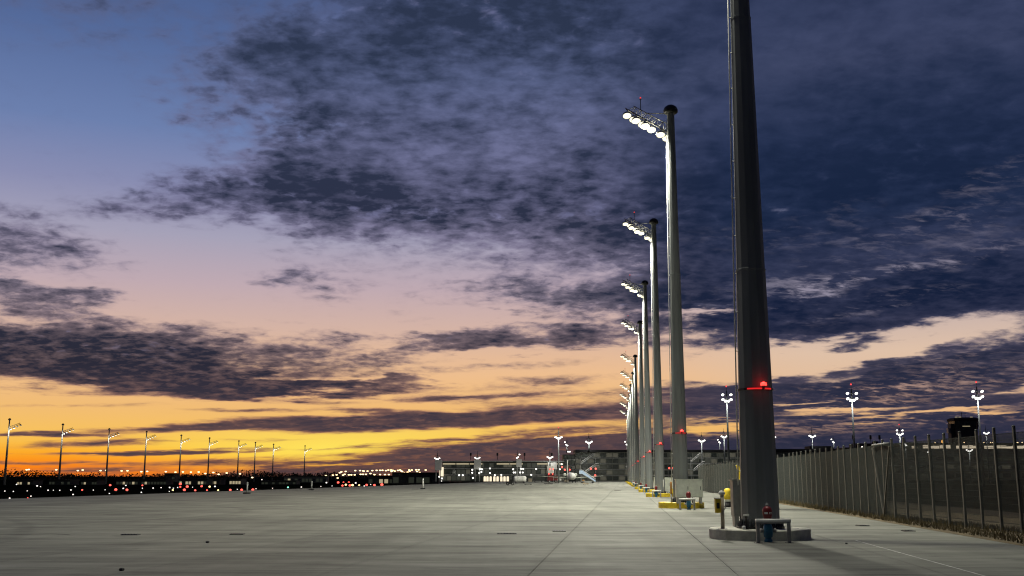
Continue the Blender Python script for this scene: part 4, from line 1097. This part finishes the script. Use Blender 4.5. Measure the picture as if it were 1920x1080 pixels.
RM = [(1362, 733, 285, None, 6, 1.15, True, 900, 0, 'tall mast with white lamps just left of the thickest mast'), (1596, 730, 275, None, 6, 1.2, True, 1000, 0, 'tall white lamp mast behind the fence near the braced bay'),
      (1831, 726, 270, None, 6, 1.2, True, 1100, 0, 'tall white lamp mast beside the control tower'), (1522, 806, 500, None, 4, 1.35, False, 800, 0, 'white lamp mast above the dark flat roofed concourse'),
      (1686, 802, 460, None, 6, 1.25, True, 800, 0, 'white lamp mast at the left end of the bright hall strip'), (1697, 823, 520, None, 3, 1.3, False, 300, -1, 'short lamp head leaning right of the hall strip end'),
      (1315, 815, 470, None, 4, 1.25, False, 700, 0, 'white lamp mast over the exterior stair right of the second mast'), (1357, 808, 460, None, 4, 1.15, False, 700, 0, 'paired lamp mast in front of the tall one left of the thickest mast'),
      (1349, 821, 520, None, 3, 1.0, False, 250, -1, 'dim lamp head between the terminal roof and the paired lamp mast'), (1448, 815, 460, None, 4, 1.2, False, 600, 1, 'white lamp mast touching the right edge of the thickest mast'),
      (1848, 802, 480, None, 4, 1.1, False, 500, 0, 'small white lamp mast right of the control tower'), (1047, 808, 330, None, 4, .95, True, 600, 0, 'lamp mast with a long dark pole left of the terminal roof'),
      (1063, 825, 560, 850, 3, 1.2, False, 250, -1, 'lopsided lamp head above the left corner of the terminal'), (1104, 817, 478, 845, 4, 1.3, False, 700, 0, 'brightest white lamp mast on the terminal roof'),
      (1176, 824, 520, 848, 3, 1.2, False, 250, -1, 'lamp head touching the left edge of the far mast shafts'), (820, 850, 449, 866, 4, 1.0, False, 400, 0, 'roof lamp on the leftmost pale stair tower of the pier'),
      (895, 849, 449, 866, 4, 1.0, False, 400, 0, 'roof lamp on the second pale stair tower of the pier'), (970, 848, 449, 865, 3, 1.0, False, 300, 1, 'half dark roof lamp on the third stair tower of the pier'),
      (1031, 847, 446, None, 4, 1.05, False, 400, 0, 'white lamp mast before the right end of the pier'), (1562, 820, 540, 842, 3, 1.1, False, 250, -1, 'lopsided lamp head over the right end of the black concourse roof'),
      (1620, 834, 430, None, 5, 1.0, False, 350, 0, 'white lamp mast above the white tube of the braced fence bay'), (1743, 843, 420, None, 3, 1.0, False, 250, -1, 'low lamp mast seen through the fence left of the orange light'),
      (1816, 833, 420, None, 4, 1.1, False, 400, 0, 'low lamp mast seen through the fence under the control tower'), (1269, 853, 380, None, 3, .9, False, 250, 0, 'small lamp mast between the second and third mast shafts')]
for r in RM: ring_mast(r[0], r[1], r[2], r[9], r[3], r[4], r[5], r[6], r[7], r[8])
p = P(1769, 829, 520)
T = thing('orange_lamp', (p.x, 520, -.6), 'single orange lamp glowing before the bright hall strip', 'lamp')
MB().lathe([(.15, 0), (.10, p.z)], 8).build('pole', DARK, T); MB().lathe([(.3, p.z), (1.0, p.z + .5), (1.0, p.z + 1.3), (.3, p.z + 1.8)], 10).build('lamp_globe', E_ORG, T)
glow_light('orange_glow', T, (0, -2, p.z + .8), 500, (1, .45, .1), .5)
# ---------------------------------------------------------------- vehicles and aircraft on the far apron
def base(px, py, Y=None):
    p = G(px, py) if Y is None else P(px, py, Y); return p.x, (p.y if Y is None else Y)
def wheels(T, xs, ys, r, w=.2):
    for x in xs:
        for y in ys:
            wh = MB().lathe([(r * .55, -w / 2), (r, -w / 2 + .02), (r, w / 2 - .02), (r * .55, w / 2)], 12, (x, y, r), axis=(0, 1, 0)).build('wheel', BLACK, T)
            MB().lathe([(r * .5, -w / 2 - .01), (r * .5, w / 2 + .01)], 10, (x, y, r), axis=(0, 1, 0)).build('rim', STEEL2, wh)
def van(px, py, L, H, label, body=WHITE, Y=None, name='van', glass=True, red=False):
    x, y = base(px, py, Y); T = thing(name, (x, y, 0), label, 'van' if name == 'van' else name.replace('_', ' '))
    W_ = 1.9; z0 = .32
    prof = [(-L / 2, z0), (L / 2, z0), (L / 2, H * .55), (L / 2 - .35, H * .62), (L / 2 - .95, H - .06), (L / 2 - 1.2, H), (-L / 2 + .12, H), (-L / 2, H - .15)]
    vs = [(a, -W_ / 2, b_) for a, b_ in prof] + [(a, W_ / 2, b_) for a, b_ in prof]; n = len(prof)
    MB().add(vs, [tuple(range(n)), tuple(reversed(range(n, 2 * n)))] + [(i, i + n, (i + 1) % n + n, (i + 1) % n) for i in range(n)]).build('body', body, T)
    if glass:
        for a, b_ in ((L / 2 - 1.9, L / 2 - 1.05), (L / 2 - 2.9, L / 2 - 2.0)): MB().box(a, b_, -W_ / 2 - .012, -W_ / 2 - .002, H * .60, H * .88).build('window', GLASS, T)
    MB().box(-L / 2, L / 2, -W_ / 2 - .015, -W_ / 2 - .003, z0 + .02, z0 + .2).build('sill_trim', GREYD, T)
    if red: MB().box(-L / 2 - .06, -L / 2 - .003, -.8, -.55, .8, 1.0).build('tail_lamp', E_RED, T)
    wheels(T, (-L / 2 + .75, L / 2 - .8), (-W_ / 2 + .05, W_ / 2 - .05), .34)
    return T
van(1010, 904.5, 3.9, 1.7, 'dark van with a pale lower stripe standing left of the red truck', DARK)
van(1042, 903.5, 4.2, 2.0, 'white van beside the small white box in front of the parked aircraft', WHITE)
# covered white tanker
x, y = base(975, 906)
T = thing('covered_trailer', (x, y, 0), 'rounded white covered trailer standing right of the dark tow tractor', 'trailer')
MB().lathe([(.55, -1.85), (.92, -1.62), (.98, -1.2), (.98, 1.2), (.92, 1.62), (.55, 1.85)], 20, (0, 0, 1.15), axis=(1, 0, 0)).build('cover', WHITE, T)
MB().box(-1.8, 1.8, -.7, .7, .30, .45).build('chassis', DARK, T); wheels(T, (-1.1, 1.1), (-.7, .7), .28)
for s in (-.7, 0, .7): MB().lathe([(.985, -.02), (1.0, -.02), (1.0, .02), (.985, .02)], 20, (s, 0, 1.15), axis=(1, 0, 0)).build('strap', GREYD, T)
# tow tractor
x, y = base(957, 910)
T = thing('tow_tractor', (x, y, 0), 'small black tow tractor with a driver cab out on the concrete', 'tractor')
MB().bevel_box(-.95, .75, -.6, .6, .3, .85, .08).build('body', BLACK, T)
c_ = MB()
for a in (-.25, .62):
    for b_ in (-.5, .5): c_.bar((a, b_, .85), (a, b_, 1.55), .07)
c_.bevel_box(-.35, .72, -.58, .58, 1.55, 1.66, .03); c_.build('cab_frame', DARK, T)
MB().bevel_box(-.1, .35, -.35, .35, .852, 1.25, .05).build('seat', BLACK, T); MB().lathe([(.12, 0), (.12, .02)], 10, (-.35, 0, 1.15), axis=(-.6, 0, 1)).build('steering_wheel', BLACK, T)
MB().bar((-.9, 0, .5), (-1.6, 0, .42), .08).build('tow_bar', DARK, T); wheels(T, (-.6, .45), (-.55, .55), .32)
# boxes and small gear
def crate(px, py, w, h, label, m_=WHITE, Y=None):
    x, y = base(px, py, Y); T = thing('crate', (x, y, 0), label, 'crate', 'crates and boxes on the far apron')
    MB().bevel_box(-w / 2, w / 2, -.5, .5, .08, h, .03).build('body', m_, T); MB().box(-w / 2 - .02, w / 2 + .02, -.52, .52, h + .002, h + .06).build('lid', m_, T)
    for s in (-1, 1): MB().box(s * w * .35 - .08, s * w * .35 + .08, -.5, .5, 0, .078).build('skid', DARK, T)
crate(994, 904, 1.3, 1.25, 'brown crate between the white trailer and the dark van', BEIGE)
crate(1053, 902, 1.1, .75, 'small white box right of the white van', WHITE)
crate(1062, 904, 1.4, .8, 'low beige crate under the aircraft nose', BEIGE)
crate(1094, 905, .8, .9, 'yellow brown crate under the passenger stairs', ORANGE)
crate(1098, 908.5, 1.5, .28, 'flat pale pallet on the concrete in front of the passenger stairs', BEIGE)
crate(1028, 908, 2.2, .16, 'long dark flat board lying before the white van', DARK)
crate(990, 909, 1.8, .14, 'dark flat board lying before the white trailer', DARK)
crate(1186, 904, .7, 1.4, 'dark upright box at the foot of the farthest mast shafts', DARK)
# red truck with hydraulic box
Y = 350; x = P(1036, 900, Y).x
T = thing('catering_truck', (x, Y, 0), 'red truck with white raised box and red lamps left of the parked aircraft', 'truck')
MB().bevel_box(-1.7, .4, -1.1, 1.1, 3.0, 5.3, .08).build('cargo_box', WHITE, T); MB().bevel_box(.45, 1.6, -1.0, 1.0, .5, 2.2, .12).build('cab', RED, T)
MB().box(.55, 1.5, -1.012, -1.001, 1.35, 1.95).build('window', GLASS, T); MB().box(-1.7, 1.5, -.9, .9, .45, .62).build('chassis', DARK, T)
MB().bevel_box(-1.6, .3, -1.0, 1.0, .625, 2.6, .05).build('lower_box', RED, T)
sc_ = MB(); sc_.bar((-1.5, -.9, .7), (.3, -.9, 3.0), .12); sc_.bar((.3, -.92, .7), (-1.5, -.92, 3.0), .12); sc_.build('scissor_lift', DARK, T)
for q in (-1.2, .0): MB().lathe([(.14, 0), (.22, .1), (.05, .25)], 8, (q, -1.12, 2.8), axis=(0, -1, 0)).build('tail_lamp', E_RED, T)
for q in (-.9, .2): MB().lathe([(.14, 0), (.22, .1), (.05, .25)], 8, (q, -1.12, 4.3), axis=(0, -1, 0)).build('marker_lamp', E_RED, T)
wheels(T, (-1.1, 1.0), (-.95, .95), .42)
# parked aircraft, nose to the camera
Y = 332; x = P(1073.5, 890, Y).x
T = thing('parked_aircraft', (x, Y, 0), 'white aircraft with its nose towards the camera beside the blue white stairs', 'aircraft')
R = 1.12; zc = 1.95
fu = MB().lathe([(.06, 0), (.42, .18), (.75, .6), (.98, 1.3), (R, 2.3), (R, 14), (.9, 17), (.45, 20.5), (.1, 21.5)], 22, (0, 0, zc), axis=(0, 1, .012)).build('fuselage', WHITE, T)
MB().add([(-.62, .98, zc + .42), (.62, .98, zc + .42), (.55, 1.42, zc + .80), (-.55, 1.42, zc + .80)], [(0, 1, 2, 3)]).build('windshield', GLASS, fu)
for s in (-1, 1):
    MB().stack([[(s * .6, 8.2, zc - .55), (s * 10.4, 11.6, zc + .15), (s * 10.4, 12.6, zc + .15), (s * .6, 11.4, zc - .55)], [(s * .6, 8.2, zc - .33), (s * 10.4, 11.6, zc + .25), (s * 10.4, 12.6, zc + .25), (s * .6, 11.4, zc - .33)]]).build('wing', GREYP, T)
    MB().lathe([(.30, 0), (.52, .1), (.55, 1.4), (.3, 2.8)], 16, (s * 1.75, 13.2, zc + .55), axis=(0, 1, 0)).build('engine', GREYP, T)
    gl = MB(); gl.tube((s * 1.5, 10.0, .3), (s * 1.3, 10.0, zc - .4), .09, 8); gl = gl.build('main_gear', DARK, T); MB().lathe([(.32, -.11), (.32, .11)], 12, (s * 1.5, 10.0, .32), axis=(1, 0, 0)).build('wheel', BLACK, gl)
gn = MB().tube((0, 1.8, .25), (0, 1.8, zc - .7), .07, 8).build('nose_gear', DARK, T); MB().lathe([(.25, -.09), (.25, .09)], 12, (0, 1.8, .25), axis=(1, 0, 0)).build('wheel', BLACK, gn)
MB().stack([[(-.09, 17.2, zc + .7), (.09, 17.2, zc + .7), (.09, 20.4, zc + .6), (-.09, 20.4, zc + .6)], [(-.06, 20.6, zc + 3.6), (.06, 20.6, zc + 3.6), (.06, 22.0, zc + 3.6), (-.06, 22.0, zc + 3.6)]]).build('tail_fin', RED, T)
# passenger stairs
Y = 326; x = P(1102, 900, Y).x
T = thing('passenger_stairs', (x, Y, 0), 'white and blue mobile passenger stairs sloping down to the right', 'stairs')
def side(y0):
    b = MB(); vs = [(-2.5, y0, 2.75), (-1.7, y0, 2.75), (2.3, y0, .35), (2.3, y0, .85), (-1.65, y0, 3.75), (-2.5, y0, 3.75)]
    n = 6; vs += [(a, y0 + .07, c) for a, _, c in vs]
    b.add(vs, [tuple(range(n)), tuple(reversed(range(n, 2 * n)))] + [(i, i + n, (i + 1) % n + n, (i + 1) % n) for i in range(n)]); return b
PALEB = mat('pale_blue_paint', (0.42, 0.55, 0.75), .4, 0, .08, 3)
side(-.75).build('side_panel', PALEB, T); side(.70).build('side_panel', WHITE, T)
st = MB()
for k in range(12): st.box(-1.6 + k * .325, -1.6 + k * .325 + .34, -.66, .68, 2.55 - k * .19, 2.6 - k * .19)
st.box(-2.48, -1.62, -.66, .68, 2.55, 2.6); st.build('tread_flight', DARK, T)
hr = MB()
for yy in (-.71, .73): hr.tube((-2.5, yy, 3.9), (-1.65, yy, 3.9), .05, 6); hr.tube((-1.65, yy, 3.9), (2.4, yy, 1.2), .05, 6)
hr.build('handrail', WHITE, T); MB().bevel_box(-2.2, 2.2, -.7, .72, .35, .62, .04).build('chassis', GREYD, T); wheels(T, (-1.6, 1.5), (-.65, .65), .33)
sp_ = MB(); sp_.bar((-1.9, -.5, .6), (-1.9, -.5, 2.5), .1); sp_.bar((-.9, -.5, .6), (-1.9, -.5, 2.0), .08); sp_.build('support', GREYD, T)
# lamp pole beside the aircraft
Y = 336; x = P(1072, 890, Y).x; zt = P(1072, 862, Y).z
T = thing('pole', (x - 1.35, Y, 0), 'thin pale pole rising just behind the aircraft nose', 'pole')
MB().lathe([(.11, 0), (.09, zt)], 8).build('shaft', WHITE, T); MB().bar((0, 0, zt - .1), (3.2, 0, zt - .05), .1).build('arm', GREYD, T)
# outside stairs of the terminal
def out_stair(px, py, Y, w, rise, flights, label):
    p = P(px, py, Y); T = thing('exterior_stair', (p.x, Y, -.6), label, 'stair'); z1 = p.z + .6
    for f in range(flights):
        zb = z1 - (f + 1) * rise * 1.15; x0 = w * .22 * f
        MB().box(x0 + .5, x0 + w - .5, -1.35, -1.2, zb - .2, zb - .02).build('landing', DARK, T)
        fl = MB(); fl.bar((x0, -.8, zb), (x0 + w * .8, -.8, zb + rise), .34); fl.bar((x0 + w * .8, -.8, zb + rise), (x0 + w, -.8, zb + rise), .34); fl.build('flight', GREYD, T)
        hr = MB(); hr.tube((x0, -1.15, zb + .75), (x0 + w * .8, -1.15, zb + rise + .75), .16, 6); hr.tube((x0 + w * .8, -1.15, zb + rise + .75), (x0 + w, -1.15, zb + rise + .75), .16, 6); hr.build('handrail', WHITE, T)
    for q in (.05, w): MB().bar((q, -.7, 0), (q, -.7, z1 - rise * .4), .2).build('column', GREYD, T)
    for f in range(flights): glow_light('stair_glow', T, (w * .5, -3.4, z1 - (f + .6) * rise * 1.15), 110, (1, 1, .95), .3)
out_stair(1088, 852, 470, 6.5, 3.6, 2, 'white railed zigzag stair on the terminal front above the passenger stairs')
out_stair(1294, 851, 470, 5.0, 3.2, 2, 'white railed zigzag stair on the terminal right of the second mast')
# red marker lamps on gear before the terminal
for i, (px, py) in enumerate(((1108, 879), (1117, 879), (1116, 891.5), (1059, 881), (1068, 881), (1054, 876), (1255, 878), (1262, 878))):
    p = P(px, py, 420); T = thing('warning_lamp', (p.x, 420, 0), ORD(i) + ' from the left of the pink red lamps on thin stands before the terminal' if False else
        ['left pink lamp above the passenger stairs foot', 'right pink lamp above the passenger stairs foot', 'low pink lamp right of the passenger stairs', 'left pink lamp over the aircraft nose', 'right pink lamp over the aircraft nose', 'pale red lamp between red truck and aircraft nose', 'left red lamp between the second and third mast shafts', 'right red lamp between the second and third mast shafts'][i], 'lamp', 'red warning lamps before the terminal')
    MB().lathe([(.06, 0), (.05, p.z - .3)], 6).build('stand', DARK, T); MB().lathe([(.2, p.z - .3), (.38, p.z), (.3, p.z + .3), (.05, p.z + .42)], 10).build('red_lens', E_RED, T)
